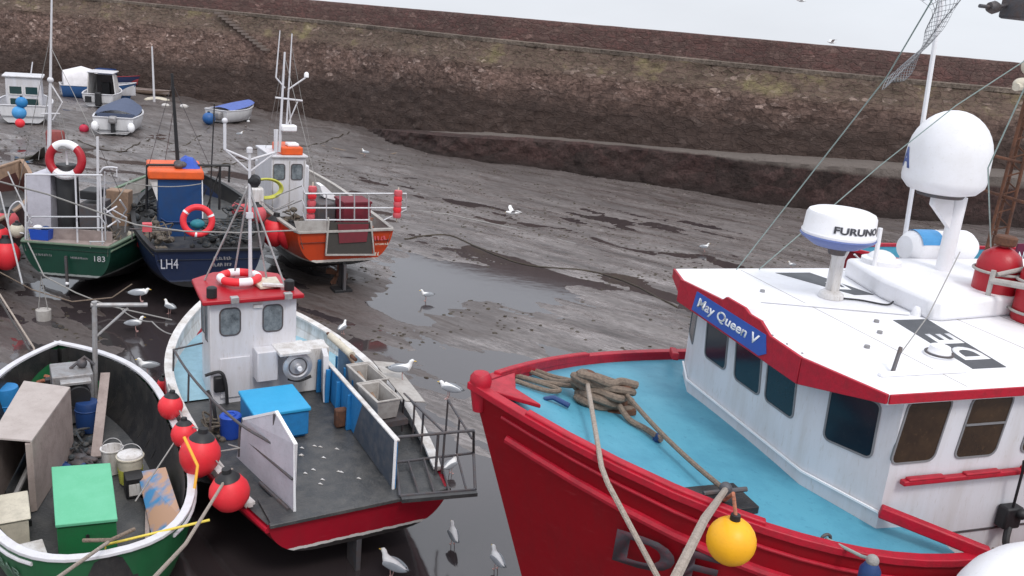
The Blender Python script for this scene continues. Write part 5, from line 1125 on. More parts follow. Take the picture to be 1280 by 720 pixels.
# ================================================================== dark blue boat
Ef = Frame(-8.022, 22.389, 1.995)
T = root('fishing_boat', 'dark blue fishing boat with an orange roofed cabin and white letters on its stern', 'fishing boat', Ef)
he = Hull(8.3, 3.6, .74, .45, 2.31, 1.8, 2.5, .3, zk=lambda u: .15+.6*max(0, 1-u/.3), a=.5, ab=1.0, b=1.15, rake=.9)
he.shell(T, hull_mat('dark_blue_hull', (.012, .022, .06), .95, (.05, .06, .1), .04, rough=.32))
he.deck(T, deckg, lambda u: 1.55+.4*max(0, u-.4), th=.06); he.inner(T, tar, 1.5, th=.08); he.rail(T, black, w=.13, h=.07); he.strake(T, black, .12, r=.03)
def ez(px, py, x): return Ef.I @ Ef.on((px, py), 'x', x)
text('LH4', 'lettering', .26, (-.02, 1.18, 1.33), (0, -1, .0), (0, 0, 1), mat('chalk_letter', (.5, .5, .55), .5, grime=.5, scale=14), T, width=.42)
smudge('worn_lettering', 2, (-.02, -.05, 1.53), (0, -1, .0), (0, 0, 1), .1, .55, fadel, T, gap=1.7, seed=5)
a, b, c, d = [ez(*q, 2.5) for q in ((197, 224), (252, 223), (254, 298), (199, 298))]
CE = MB().prism([tuple(a), tuple(b), tuple(c), tuple(d)], (1.5, 0, 0)).build('cabin', mat('cabin_blue', (.012, .055, .17), .4, grime=.45), T, bevel=.02)
MB().prism([(a.x-.01, a.y+.22, a.z+.03), (a.x-.01, a.y+.0, a.z+.03), (a.x-.01, a.y+.02, a.z-.62)], (.25, 0, 0)).build('cabin_wing', oldwhite, CE)
MB().box(a.x-.02, a.x+1.5, b.y-.03, b.y, 1.9, b.z).build('corner_trim', letter, CE)
ra, rb, rc_, rd_ = [Ef.I @ Ef.on(q, 'z', 3.36) for q in ((185, 199), (245, 198), (254, 217), (197, 216))]
RE = MB().prism([tuple(ra), tuple(rb), tuple(rc_), tuple(rd_)], (0, 0, .0)); y0, y1 = a.y+.25, b.y-.06
RE = MB().box(2.4, 4.2, y1, y0, a.z-.0, a.z+.26).build('roof', orange, CE, bevel=.05)
MB().tube([(2.47, y0-.3, a.z-1.1), (2.45, y0-.45, a.z-1.2), (2.45, y1+.1, a.z-1.22)], .02).build('grab_rail', navy, CE)
tz = a.z+.26
tpm = MB(); tpm.loft([[(2.7+.14*i, -.05+.1*j, tz-.02+.3*max(0, sin(pi*i/7))*max(0, sin(pi*j/7))*(1+.5*noise.noise(Vector((i*.9, j*.9, 1))))) for j in range(8)] for i in range(8)], closed=False)
tpm.v = [Ef.M @ v for v in tpm.v]; thing1(tpm, 'blue_tarpaulin', barrelb, 'bright blue tarpaulin bundled on the orange cabin roof', 'tarpaulin')
g = MB(); 
for k in range(5): g.ball((2.8+.1*k, .55-.1*(k % 3), tz+.08), .13, (1.2, 1, .8), n=10)
g.build('roof_gear', dgrey, CE)
q0, q1 = ez(222, 200, 2.8), ez(215, 92, 2.8)
MB().tube([q0, q1], [.055, .035]).build('mast', black, T)
g = MB(); 
for s_ in (((183, 262), (184, 206)), ((274, 262), (275, 206))): g.tube([ez(*s_[0], 3.0), ez(*s_[1], 3.0)], .035)
g.tube([ez(184, 206, 3.0), ez(288, 207, 3.0)], .035); g.tube([ez(287, 207, 3), ez(286, 228, 3)], .03); g.tube([ez(262, 262, 3), ez(268, 130, 3)], .018); g.tube([ez(258, 262, 3), ez(274, 215, 3)], .02); g.tube([ez(248, 262, 3), ez(258, 235, 3)], .02)
g.build('gantry', black, T)
def heap(fr, cx, cy, z, rx, ry, h, n, m, name, lab, cat='fishing gear', sz=.12):
    g = MB()
    for _ in range(n):
        a = random.random()*2*pi; r_ = math.sqrt(random.random()); x, y = cx+rx*r_*cos(a), cy+ry*r_*sin(a); g.ball(fr.w(x, y, z+h*(1-r_*r_)*random.random()), sz*random.uniform(.5, 1.2), (1, random.uniform(.6, 1.2), random.uniform(.5, .9)), n=8)
    for _ in range(max(3, n//4)): 
        p = [fr.w(cx+rx*random.uniform(-1, 1), cy+ry*random.uniform(-1, 1), z+h*random.uniform(.1, .9)) for _ in range(4)]; g.tube(smooth_path(p, 5), .02, 6)
    return thing1(g, name, m, lab, cat)
heap(Ef, 1.6, 1.15, 1.65, .9, .35, .6, 26, junkm, 'net_pile', 'grey heap of nets on the port side of the dark blue boat', 'net')
heap(Ef, 1.4, -.4, 1.6, .8, .8, .7, 40, mat('dark_gear', (.03, .04, .05), .7, grime=.9, gcol=(.12, .1, .08), scale=12), 'pot_pile', 'dark jumble of pots and rope under the lifebuoy of the dark blue boat', 'pots')
heap(Ef, 2.6, -1.0, 1.7, .7, .45, .9, 24, mat('dark_gear', (.03, .04, .05), .7), 'pot_pile', 'dark pile of creels under the black gantry of the blue boat', 'pots')
g = MB()
for i in range(6): g.tube([ez(165+i*22, 286, 1.0), ez(165+i*22, 300, 1.0)], .015)
g.tube([ez(162, 286, 1.0), ez(300, 292, 1.0)], .02); g.build('side_rail', dgrey, T)
for k, (x, y) in enumerate(((185, 284), )): pass
MB().prism([tuple(ez(178, 280, .8)), tuple(ez(190, 280, .8)), tuple(ez(190, 290, .8)), tuple(ez(178, 290, .8))], (.2, 0, 0)).build('red_crate', pink, T)
lifebuoy('lifebuoy', 'plain red lifebuoy standing upright at the stern of the dark blue boat', Ef.on((247, 276), 'x', .5), (pi/2-.2, 0, Ef.h-pi/2), .36, .085, rubred, roofw, 3, frac=.07)
MB().ball(ez(247, 280, .8), .16, (1, 1.2, .8), n=12).build('teal_float', mat('teal', (.02, .22, .28), .5), T)

# ================================================================== orange boat
Ff = Frame(-4.984, 25.287, 2.096)
T = root('fishing_boat', 'orange fishing boat with a white cabin, tall masts and a white railed stern', 'fishing boat', Ff)
hf = Hull(8, 3.24, .9, .45, 2.3, 1.93, 2.8, .3, zk=lambda u: .3+.62*max(0, 1-u/.25), a=.42, ab=1.0, b=1.3, rake=.9)
hf.shell(T, hull_mat('orange_hull', (.5, .05, .01), 1.0, (.65, .6, .55), .08, bottom=(.02, .02, .02), rough=.35))
hf.deck(T, deckg, lambda u: 1.62+.5*max(0, u-.4), th=.06); hf.inner(T, tubgrey, 1.5, th=.08); hf.rail(T, tubgrey, w=.13, h=.07)
def fz(px, py, x): return Ff.I @ Ff.on((px, py), 'x', x)
a, b, c, d = [fz(*q, -.0) for q in ((410, 276), (463, 276), (465, 318), (408, 318))]
n_ = MB().prism([tuple(a+Vector((.02, 0, -.05))), tuple(b+Vector((.02, 0, -.05))), tuple(c), tuple(d)], (-.035, 0, 0)).build('stern_opening', tubin, T)
MB().bar([a+Vector((-.03, 0, 0)), d+Vector((-.03, .03, 0)), c+Vector((-.03, -.05, 0)), b+Vector((-.03, 0, 0))], .06, .07, upv=(1, 0, 0)).build('opening_frame', tubgrey, n_)
MB().prism([tuple(fz(422, 280, -.04)), tuple(fz(461, 280, -.04)), tuple(fz(458, 302, -.04)), tuple(fz(424, 304, -.04))], (-.02, 0, 0)).build('hanging_net', mat('maroon_net', (.16, .02, .03), .8, grime=.6), n_)
MB().prism([tuple(fz(367, 276, -.03)), tuple(fz(408, 276, -.03)), tuple(fz(408, 288, -.03)), tuple(fz(372, 291, -.03))], (-.02, 0, 0)).build('transom_top', tubgrey, T)
smudge('worn_lettering', 1, (-.03, -.86, 1.62), (0, -1, 0), (0, 0, 1), .15, .42, pink, T, seed=8)
smudge('worn_lettering', 1, (-.03, -.86, 1.48), (0, -1, 0), (0, 0, 1), .06, .5, cream, T, seed=9)
smudge('worn_lettering', 1, (-.03, -.86, 1.14), (0, -1, 0), (0, 0, 1), .13, .2, cream, T, seed=10)
a, b = fz(340, 197, 3), fz(383, 197, 3); zt = (a.z+b.z)/2
CF = MB().box(3.0, 4.9, b.y, a.y, 1.7, zt).build('cabin', white, T, bevel=.02)
yb = b.y
for px in (349, 371): c = fz(px, 215, 3); window(CF, (3.0, c.y, c.z), (0, -1, 0), (0, 0, 1), .32, .46, glassg, dgrey, r=.06, fw=.03)
g = MB()
for px in (362, 380, 341): c = fz(px, 215, 3); g.box(2.985, 3.0, c.y-.01, c.y+.01, 1.8, zt-.1)
g.build('door_trim', tubgrey, CF)
c = fz(383, 200, 3)
window(CF, (3.6, b.y, zt-.6), (1, 0, 0), (0, 0, 1), .7, .45, glassg, dgrey, r=.06)
MB().box(2.92, 5.0, b.y-.04, a.y+.04, zt, zt+.07).build('roof', white, CF, bevel=.02)
yy0, yy1 = fz(352, 190, 3).y, fz(379, 190, 3).y
MB().box(3.0, 4.2, yy1, yy0, zt+.07, zt+.32).build('roof_box', orange, CF, bevel=.04)
MB().box(3.1, 3.5, yy1+.1, yy1+.45, zt+.32, zt+.42).build('roof_float', letter, CF, bevel=.03)
g = MB(); g.tube([fz(349, 190, 3), fz(356, 65, 3)], [.045, .03]); g.tube([fz(344, 195, 3), fz(344, 162, 3)], .045); g.tube([fz(358, 160, 3), fz(365, 42, 3)], [.03, .018])
g.tube([fz(345, 97, 3), fz(350, 38, 3)], [.025, .015]); g.tube([fz(345, 97, 3), fz(356, 110, 3)], .025); g.tube([fz(382, 97, 3), fz(360, 112, 3)], .025); g.tube([fz(344, 122, 3), fz(378, 126, 3)], .03)
g.tube([fz(358, 160, 3), fz(372, 127, 3)], .02); g.tube([fz(364, 160, 3), fz(360, 115, 3)], .02); g.tube([fz(350, 185, 3), fz(352, 160, 3)], .03)
MF = g.build('mast', white, T)
MB().lathe([(.001, 0), (.07, .01), (.07, .12), (.04, .16), (.001, .17)], 14, fz(383, 97, 3)).build('mast_lamp', letter, MF)
MB().box(2.85, 3.15, fz(370, 160, 3).y, fz(351, 160, 3).y, fz(360, 164, 3).z, fz(360, 156, 3).z).build('radar_unit', letter, MF, bevel=.04)
# stern rails with net bin
g = MB(); P = lambda px, py: fz(px, py, .05)
for row in (242, 260, 275): g.tube([P(381, row), P(461 if row == 275 else 508, row)], .025)
for col in (382, 408, 425, 443, 461): g.tube([P(col, 242), P(col, 276)], .022)
for col in (508, 497): g.tube([P(col, 242), P(col, 262)], .02)
g.tube([P(508, 262), P(480, 275)], .02)
for a_, b_2 in (((381, 242), (378, 232)), ((381, 260), (378, 250)), ((381, 275), (378, 265))): g.tube([P(*a_), fz(*b_2, 1.2)], .02)
for r0 in (242, 260): g.tube([P(381, r0), fz(382-4, r0-10, 1.2), fz(340, r0+5, 2.8)], .018)
g.build('stern_rail', alu, T)
g = MB()
for y_ in (.55, -.7): g.tube([(.05, y_, 1.9), (.05, y_, 2.35)], .03)
g.build('rail_post', tubgrey, T)
bxf = root('net_bin', 'maroon net bin behind the white stern rail of the orange boat', 'net bin', loc=Ff.w(.75, fz(441, 260, .75).y, 1.65), rz=Ff.h)
MB().box(-.45, .45, -.42, .42, 0, 1.05).build('bin_body', mat('maroon', (.17, .012, .025), .6, grime=.6, scale=6), bxf, bevel=.04); MB().box(-.47, .47, -.44, .44, 1.02, 1.08).build('bin_rim', mat('maroon', (.17, .012, .025), .6), bxf)
def danbuoy(px0, py0, px1, py1, x, lab):
    a_, b_ = Ff.on((px0, py0), 'x', x), Ff.on((px1, py1), 'x', x); d_ = (b_-a_)
    o = root('danbuoy', lab, 'buoy', loc=a_, group='red floats on the orange boat'); n1 = 5
    for k in range(n1): c_ = d_*((k+.5)/n1); MB().lathe([(.001, -.09), (.11, -.08), (.13, 0), (.11, .08), (.001, .09)], 16, c_).build('float', rubred if k % 2 else pink, o)
    MB().tube([d_*-.15, d_*1.1], .02).build('stick', cream, o)
danbuoy(496, 272, 498, 238, .0, 'stack of faded red floats on the outer end of the orange boat rail')
danbuoy(388, 275, 391, 232, .3, 'stack of faded red floats at the cabin end of the orange boat rail')
MB().prism([tuple(fz(400, 232, 1.6)), tuple(fz(405, 232, 1.6)), tuple(fz(427, 252, 1.6)), tuple(fz(405, 247, 1.6))], (.5, 0, 0)).build('white_chute', letter, T)
MB().box(1.0, 2.2, fz(420, 260, 1).y, fz(398, 260, 1).y, 1.65, 2.55).build('engine_casing', dgrey, T, bevel=.04)
# cluttered foredeck side, white shelter forward
a, b = fz(290, 228, 4.5), fz(330, 232, 4.5)
MB().box(4.9, 6.3, -.3, 1.2, 2.0, 3.0).build('forward_shelter', white, T, bevel=.05)
c = Ff.I @ Ff.on((333, 236), 'x', 2.6)
hz = root('yellow_hose', 'coil of yellow hose hanging beside the white cabin of the orange boat', 'hose', loc=Ff.w(*c), rz=Ff.h)
for k in range(4): MB().ring((.03*k, 0, 0), .5-.02*k, .03, Matrix.Rotation(pi/2, 4, 'Y') @ Matrix.Rotation(pi/2, 4, 'Z'), n=40, sq=.62).build('hose_turn', hose, hz)
c = Ff.I @ Ff.on((318, 246), 'x', 2.5); g = MB(); g.box(c.x-.2, c.x+.2, c.y-.25, c.y+.25, c.z-.7, c.z+.3); g.build('white_locker', oldwhite, T, bevel=.06)
MB().ball(c+Vector((0, 0, .4)), .14).build('locker_lamp', black, T)
for (px, py, l) in ((300, 262, 'faded red fender among gear between the blue boat and the orange boat'), (322, 268, 'faded red fender close to the mast of the white cabin boat, on the orange boat')): fender(px, py, .26, 2.1, l, m=pink, fr=Ff)
# running gear
g = MB().box(.1, .22, -.05, .05, 0, .95); g.box(.0, .5, -.25, .3, .0, .12); g.build('rudder', black, T, bevel=.01)
g = MB().box(-.0, .5, -.04, .04, .05, .9); g.build('rudder_blade', dgrey, T)
Mx = Matrix.Rotation(pi/2, 4, 'Y'); g = MB().lathe([(.001, -.1), (.07, -.1), (.09, 0), (.05, .1), (.001, .12)], 14, (.75, 0, .42), Mx)
for k in range(4):
    R_ = Matrix.Rotation(k*pi/2+.4, 4, 'X'); g.add([R_ @ Vector(p)+Vector((.75, 0, .42)) for p in ((-.02, .05, .05), (.05, .12, .32), (.0, -.02, .38), (-.05, -.12, .3), (-.03, -.05, .05))], [(0, 1, 2, 3, 4)])
g.build('propeller', rust, T)
# fenders between the three boats
fender(343, 290, .42, 1.5, 'big red fender between the dark blue and orange boats, larger of the touching pair', squash=1.1)
fender(362, 296, .36, 1.45, 'big red fender against the orange hull, right hand one of the touching pair', squash=1.1)
o = fender(183, 302, .27, 1.35, 'red fender between the dark green and dark blue boats, nearer the blue one')
fender(168, 295, .2, 1.5, 'small cream topped fender jammed between the dark green and dark blue boats', m=cream)

# ================================================================== brown boat at the left edge
Gf = Frame(-14.9, 20.2, 1.72)
T = root('fishing_boat', 'dark brown hull of a boat cut off by the left edge of the photo', 'fishing boat', Gf)
hg_ = Hull(8, 2.8, .85, .45, 2.3, 1.9, 2.6, .3, zk=.15, a=.45, ab=1.0, b=1.2, rake=.8)
hg_.shell(T, hull_mat('brown_hull', (.06, .02, .018), .6, None, .05, rough=.5)); hg_.deck(T, deckg, 1.7, th=.06); hg_.inner(T, wood, 1.6); hg_.rail(T, wood, w=.12, h=.06)
g = MB(); 
for a, b in (((0, 240), (28, 355)), ((10, 215), (40, 280))): g.tube([at(a[0], a[1], 2.6), at(b[0], b[1], 2.0)], .02)
g.v = [Gf.I @ v for v in g.v]; g.build('side_stay', galv, T)
fender(7, 318, .36, 1.15, 'large bright red fender at the left edge beside the brown hull', squash=1.2)
fender(9, 277, .3, 1.7, 'faded red fender above the larger one at the left edge', m=pink)
fender(-2, 296, .3, 1.5, 'red fender half cut off by the left edge of the photo')
fender(21, 288, .19, 1.75, 'small cream fender hanging right of the red ones at the left edge', m=cream)

# ================================================================== boat beyond the trawler
Mf = Frame(18.5, 28.6, Rd(198))
T = root('moored_boat', 'red boat with a pale blue deck, seen beyond the trawler roof', 'boat', Mf)
hm2 = Hull(9.4, 3.6, .9, .4, 2.3, 2.3, 2.7, .3, zk=.1, a=.5, ab=1.1, b=1.1, rake=.9)
hm2.shell(T, hull_mat('maroon_hull', (.2, .01, .02), .5, (.5, .5, .5), .05)); hm2.deck(T, deckb, lambda u: hm2.zs(u)-.35, th=.08); hm2.inner(T, deckb, lambda u: hm2.zs(u)-.4); hm2.rail(T, redh, w=.14, h=.1)
a = Mf.I @ Mf.on((1268, 333), 'y', 0); 
SB = MB().box(a.x-1.5, a.x+.1, -.03, .03, a.z-.1, a.z+.75).build('name_board', mat('plum', (.14, .01, .04), .5), T)
text('N', 'lettering', .3, (a.x, .035, a.z+.2), (-1, 0, 0), (0, 0, 1), letter, SB, width=.22)
MB().tube([Mf.I @ at(1068, 318, 3.0), Mf.I @ at(1085, 335, 2.6)], .03).build('bow_stay', white, T)

# ================================================================== small craft at the far side
def far_boat(name, lab, px, py, L_, B_, h_, rz, hullm, rail=white, deckm=deckg, dk=.3, pitch=0, tilt=0, cat='boat', zb=None):
    p = at(px, py, 0); T = root(name, lab, cat, loc=(p.x, p.y, bed(p.x, p.y)-.02), rz=rz, tilt=tilt, pitch=pitch)
    h = Hull(L_, B_, .85, .4, 2.3, h_, zb or h_*1.3, .3, zk=.03, a=.45, ab=1, b=1.2, rake=L_*.1); h.shell(T, hullm); h.deck(T, deckm, dk, th=.06); h.inner(T, rail, dk, th=.05); h.rail(T, rail, w=.1, h=.05)
    return T, h
hw = hull_mat('far_white_hull', (.68, .68, .7), .12, (.1, .1, .12), .02, rough=.4)
T, h = far_boat('cabin_cruiser', 'white cabin boat with green tinted windows at the far left edge', 30, 160, 5.4, 2.9, 1.1, Rd(115), hw, dk=.5, tilt=.0)
c = MB().prism([(1.5, -.95, .6), (1.5, .95, .6), (1.35, .9, 2.55), (1.35, -.9, 2.55)], (1.7, 0, 0)).build('cabin', white, T, bevel=.06)
for y in (-.37, .37):
    for z in (1.1, 1.72): window(c, (1.495-.077*(z*1.1-.6), y*1.1, z*1.1), (0, -1, 0), (0, 0, 1), .62, .5 if z < 1.5 else .58, mat('green_glass', (.02, .05, .05), .1, bump=0), oldwhite, r=.04, fw=.05)
MB().box(1.25, 3.2, -1.05, 1.05, 2.55, 2.66).build('roof', white, c, bevel=.04)
MB().tube([(2.2, -.3, 2.3), (2.3, -.5, 3.4)], .03).build('aerial', white, T)
def ball_buoy(name, px, py, z, r_, m, lab):
    o = root(name, lab, 'buoy', loc=CAM+(at(px, py, z)-CAM)*(.93 if px < 40 else 1)); MB().ball((0, 0, 0), r_).build('buoy_ball', m, o); MB().lathe([(r_*.2, r_*.95), (r_*.25, r_*1.1), (.001, r_*1.2)], 10).build('buoy_eye', black, o)
ball_buoy('blue_buoy', 24, 141, .75, .36, skyblue, 'light blue buoy hanging low at the stern of the green windowed cabin boat')
ball_buoy('blue_buoy', 27, 128, 1.35, .3, blue, 'darker blue buoy just above the light blue one on the cabin boat')
ball_buoy('red_buoy', 25, 154, .25, .24, rubred, 'small red buoy below the blue buoys of the cabin boat')
ball_buoy('red_buoy', 105, 161, .25, .26, mat('crimson', (.5, .02, .06), .5), 'small crimson buoy lying on the mud left of the slate blue covered boat')
T, h = far_boat('covered_boat', 'white canvas covered boat behind the cabin boat at the far left', 76, 123, 5.2, 2.4, 1.0, Rd(30), hull_mat('far_blue', (.03, .1, .26), .1, None, .02), dk=.4)
g = MB(); rg = []
for i in range(9):
    x = .2+i*.42; ww = .95*(1-(i/9)**3); rg.append([(x, ww*cos(pi*j/8), 1.0+(1.35-.12*abs(i-3))*sin(pi*j/8)**.8*(1 if i < 6 else .7)) for j in range(9)])
g.loft(rg, closed=False); g.f.append(tuple(range(9))); g.build('canvas_cover', tarpw, T)
T, h = far_boat('blue_boat', 'dark blue boat with red trim, half behind the white boats below the wall', 96, 110, 5.6, 2.1, .95, Rd(10), hull_mat('far_navy', (.02, .035, .1), .1, (.4, .4, .42), .05), rail=mat('far_red', (.3, .04, .05), .5), dk=.5)
MB().box(1.6, 3.0, -.6, .6, .5, 1.5).build('cuddy', navy, T, bevel=.05)
T, h = far_boat('cuddy_boat', 'small white cuddy boat with an open cabin back and tinted screen', 123, 139, 4.9, 2.3, .95, Rd(105), hw, dk=.4)
c = MB(); c.prism([(1.3, -.95, .5), (1.3, -.8, 2.3), (3.2, -.7, 2.05), (3.5, -.85, .6)], (0, .06, 0)); c.prism([(1.3, .89, .5), (1.3, .74, 2.3), (3.2, .64, 2.05), (3.5, .79, .6)], (0, .06, 0)); c.prism([(3.2, -.7, 2.05), (3.2, .7, 2.05), (3.5, .85, .6), (3.5, -.85, .6)], (.05, 0, 0)); c = c.build('cuddy', oldwhite, T)
MB().box(1.2, 3.3, -.85, .85, 2.25, 2.34).build('cuddy_roof', white, c, bevel=.04)
MB().box(3.1, 3.16, -.6, .6, .7, 2.0).build('bulkhead', dgrey, c); MB().box(2.6, 3.0, -.3, .2, .5, 1.5).build('doorway', black, c)
MB().box(-.3, .1, -.25, .15, .2, 1.1).build('outboard_engine', black, T, bevel=.08); MB().box(-.05, .0, .4, .8, .4, .8).build('stern_hatch', black, T)
T, h = far_boat('covered_speedboat', 'white speedboat under a slate blue cover, outboard engine raised at its stern', 142, 171, 5.4, 2.5, 1.05, Rd(105), hw, dk=.35)
g = MB(); rg = []
for i in range(8):
    x = .9+i*.52; ww = h.hb(x/5.4)*.95; rg.append([(x, ww*(1-2*j/8), 1.1+.28*(1-(1-2*j/8)**2)+.05*i) for j in range(9)])
g.loft(rg, closed=False); g.build('canvas_cover', tarpn, T)
MB().box(.86, .92, -1.0, 1.0, .4, 1.2).build('cover_skirt', tarpn, T)
g = MB().box(-.35, .25, -.22, .22, .75, 1.15); g.build('outboard_engine', grey, T, bevel=.1); MB().box(-.2, .1, -.1, .1, .1, .8).build('engine_leg', black, T)
for y in (-.95, .95): MB().ball((-.05, y, .55), .26, (.8, .8, 1.1), n=14).build('stern_fender', letter, T)
MB().tube([(-.25, -.9, .3), (-.3, .6, .15), (-.1, 1.0, .3)], .03).build('stern_bar', galv, T)
T, h = far_boat('punt', 'low flat weathered punt lying below the wall left of the bare pole', 152, 116, 4.2, 1.2, .35, Rd(-6), hull_mat('far_wood', (.3, .22, .17), .05, None, .02), rail=ply, deckm=wood, dk=.2, zb=.45)
o = root('upturned_dinghy', 'small white upturned dinghy at the foot of the bare white pole', 'dinghy', loc=at(197, 127, 0)+Vector((0, 0, .02)), rz=Rd(8))
g = MB().ball((0, 0, 0), 1.05, (1, .45, .33), n=24); g.v = [Vector((v.x, v.y, max(0, v.z))) for v in g.v]; g.build('dinghy_hull', cream, o); MB().bar([(-.8, 0, .22), (0, 0, .35), (.8, 0, .22)], .06, .05).build('dinghy_keel', galv, o)
g = MB().tube([tuple(at(193, 129, 0)), tuple(atY(190, 58, at(193, 129, 0).y))], [.09, .06]); thing1(g, 'bare_pole', white, 'tall bare white pole standing in the mud below the wall', 'pole')
for k, (px, py, l) in enumerate(((207, 133, 'white mooring float just below the upturned dinghy'), (230, 134, 'white mooring float right of the one below the dinghy'))):
    p = at(px, py, .12); o = root('mooring_float', l, 'float', loc=p, group='white mooring floats'); MB().ball((0, 0, .05), .22, (1.4, .8, .8), n=14).build('float_body', oldwhite, o); MB().ring((.31, 0, .1), .06, .02).build('float_eye', galv, o)
T, h = far_boat('dinghy', 'white dinghy with a blue cover and a big blue buoy at its stern', 270, 156, 4.0, 2.1, .9, Rd(72), hw, dk=.3)
g = MB(); rg = []
for i in range(8):
    x = .5+i*.45; ww = h.hb(x/4.3)*.88; rg.append([(x, ww*(1-2*j/6), 0.9+.16*(1-(1-2*j/6)**2)+.05*i) for j in range(7)])
g.loft(rg, closed=False).build('canvas_cover', tarpb, T)
MB().box(-.35, .2, -.55, .1, .3, .85).build('outboard_engine', grey, T, bevel=.12)
ball_buoy('blue_buoy', 261, 148, .5, .4, mat('buoy_blue', (.02, .1, .3), .4), 'dark blue buoy at the stern of the blue covered dinghy')
for px, py in ((310, 147), (310, 152)): ball_buoy('white_buoy', px, py, .3 if py == 147 else .1, .13, letter, 'upper one of two tiny white buoys right of the blue covered dinghy' if py == 147 else 'lower one of two tiny white buoys right of the blue covered dinghy')
g = MB().lathe([(.001, 0), (.42, 0), (.45, .1), (.45, .75), (.4, .85), (.001, .85)], 18, at(70, 184, 0)); thing1(g, 'mooring_drum', mat('red_drum', (.26, .06, .055), .7, grime=.7), 'rusty red mooring drum on the mud behind the masts of the dark green boat', 'drum')
g = MB(); a_, b_ = at(20, 201, .1), at(62, 197, .1); g.bar([a_, a_.lerp(b_, .5)+Vector((0, 0, .1)), b_+Vector((0, 0, .1))], .22, .16); g.prism([at(36, 199, .15), at(56, 198, .15), at(54, 184, .9)], (0, .12, 0)); thing1(g, 'old_timber', mat('wet_timber', (.05, .045, .035), .6, grime=.6), 'dark waterlogged timber lying on the mud behind the green boat', 'timber')
g = MB(); a_ = at(55, 400, .0); 
for dx_ in (-.1, .12): g.tube([a_+Vector((dx_, 0, .25)), a_+Vector((.0, 0, 1.0))], .012)
o = thing1(MB().lathe([(.001, 0), (.17, 0), (.18, .28), (.001, .3)], 16, a_), 'concrete_sinker', tubgrey, 'grey concrete sinker hanging on ropes just above the mud below the green boat', 'sinker')
rope('sinker_rope', [a_+Vector((-.12, 0, .28)), a_+Vector((0, 0, 1.15)), a_+Vector((.12, 0, .28))], .012, ropeg, 'pair of short ropes holding the grey concrete sinker', n=4)

# ================================================================== mooring lines across the left side
def line(pts, r_, m, lab, sag=0): return rope('mooring_rope', pts, r_, m, lab, sag=sag)
line([at(-20, 222, 4.0), at(60, 243, 3.4), at(120, 264, 2.9), at(170, 281, 2.6), at(230, 289, 2.45), at(300, 291, 2.4), at(368, 288, 2.35)], .02, ropeg, 'long mooring line crossing in front of the green and blue boats at deck height')
line([Df.w(0, -1.0, 2.6), at(160, 228, 3.3), Ef.w(2.4, 0, 3.1)], .013, ropeg, 'thin line from the green boat across to the orange roofed cabin', .1)
line([Df.w(-.05, .95, 1.6), at(55, 345, .9), at(95, 366, .5), at(135, 382, .2), at(215, 400, .05)], .018, ropeg, 'slack mooring line running down from the green boat stern onto the mud')
line([at(-10, 335, 1.4), at(40, 362, .7), at(90, 377, .35), at(140, 372, .5), at(165, 355, .9)], .016, ropem, 'dark sagging line low behind the open boat on the left')
line([at(-15, 345, 2.2), Cf.w(7.55, .42, 1.48), Cf.w(7.1, .5, .9)], .018, ropel, 'pale line from the left edge over the bow gunwale of the open boat')
line([at(-20, 395, 3.0), at(-2, 372, 3.1), Cf.w(7.5, .5, 1.47)], .015, ropeg, 'short second line over the bow of the open boat at the left edge')
line([Cf.w(.12, -.02, 1.6), at(68, 725, 2.2)], .022, ropel, 'pale rope leading from the stern cleat of the open boat to the bottom edge')
line([Cf.w(.3, .25, 1.58), Cf.w(.12, -.05, 1.62), Cf.w(.35, -.35, 1.57)], .025, ropem, 'short brown rope looped over the stern gunwale of the open boat')
line([Bf.w(1.2, 1.62, 1.5), at(232, 680, 2.4), at(190, 725, 3.0)], .022, ropel, 'tan rope slanting past the round red fender to the bottom edge')
line([Cf.w(2.95, -1.4, 1.55), Cf.w(2.2, -.6, .9)], .012, ropeg, 'thin cord tied to the starboard pin of the open boat')
line([Cf.w(2.2, -1.42, 1.5), at(300, 560, 1.6), Bf.w(1.9, 1.5, 1.55)], .012, ropeg, 'thin line between the open boat and the white cabin boat')
line([at(224, 418, 1.6), at(190, 402, 1.0), at(150, 385, .4)], .014, ropeg, 'thin bow line of the white cabin boat leading towards the gallows arm', .1)
line([at(510, 262, .0), at(560, 268, .05), at(640, 285, .04), at(720, 305, .04)], .03, ropeg, 'mooring chain line lying across the mud right of the orange boat')
line([at(330, 168, .05), at(420, 186, .08), at(470, 196, .06), at(560, 180, .05)], .045, ropem, 'weedy ground rope curving over the mud beyond the orange boat')
line([at(300, 236, 2.5), at(345, 262, 2.3), Ff.w(1.3, 1.2, 2.6)], .014, ropeg, 'thin line along the cabin side of the orange boat')

# rigging and loose gear on the three moored boats
def strands(fr, parent, name, m, pairs, r_=.009):
    g = MB()
    for a, b in pairs: g.tube([fr.I @ Vector(a), fr.I @ Vector(b)], r_, 6)
    return g.build(name, m, parent)
boats = {o['label'].split()[0]+' '+o['label'].split()[1]: o for o in COL.objects if o.get('category') == 'fishing boat'}
Fb, Eb, Db = boats['orange fishing'], boats['dark blue'], boats['dark green']
for k, (a, b, x0, x1) in enumerate((((356, 70), (330, 262), 3, 5.5), ((357, 75), (398, 240), 3, 1.0), ((365, 60), (392, 205), 3, 3.4), ((350, 95), (326, 215), 3, 5))):
    strands(Ff, Fb, 'rigging_wire', ropeg, [(Ff.on(a, 'x', x0), Ff.on(b, 'x', x1))])
for k, (a, b, x0, x1) in enumerate((((216, 100), (186, 207), 2.8, 3), ((216, 105), (262, 207), 2.8, 3), ((218, 130), (200, 240), 2.8, 5.5))):
    strands(Ef, Eb, 'rigging_wire', dgrey, [(Ef.on(a, 'x', x0), Ef.on(b, 'x', x1))], .008)
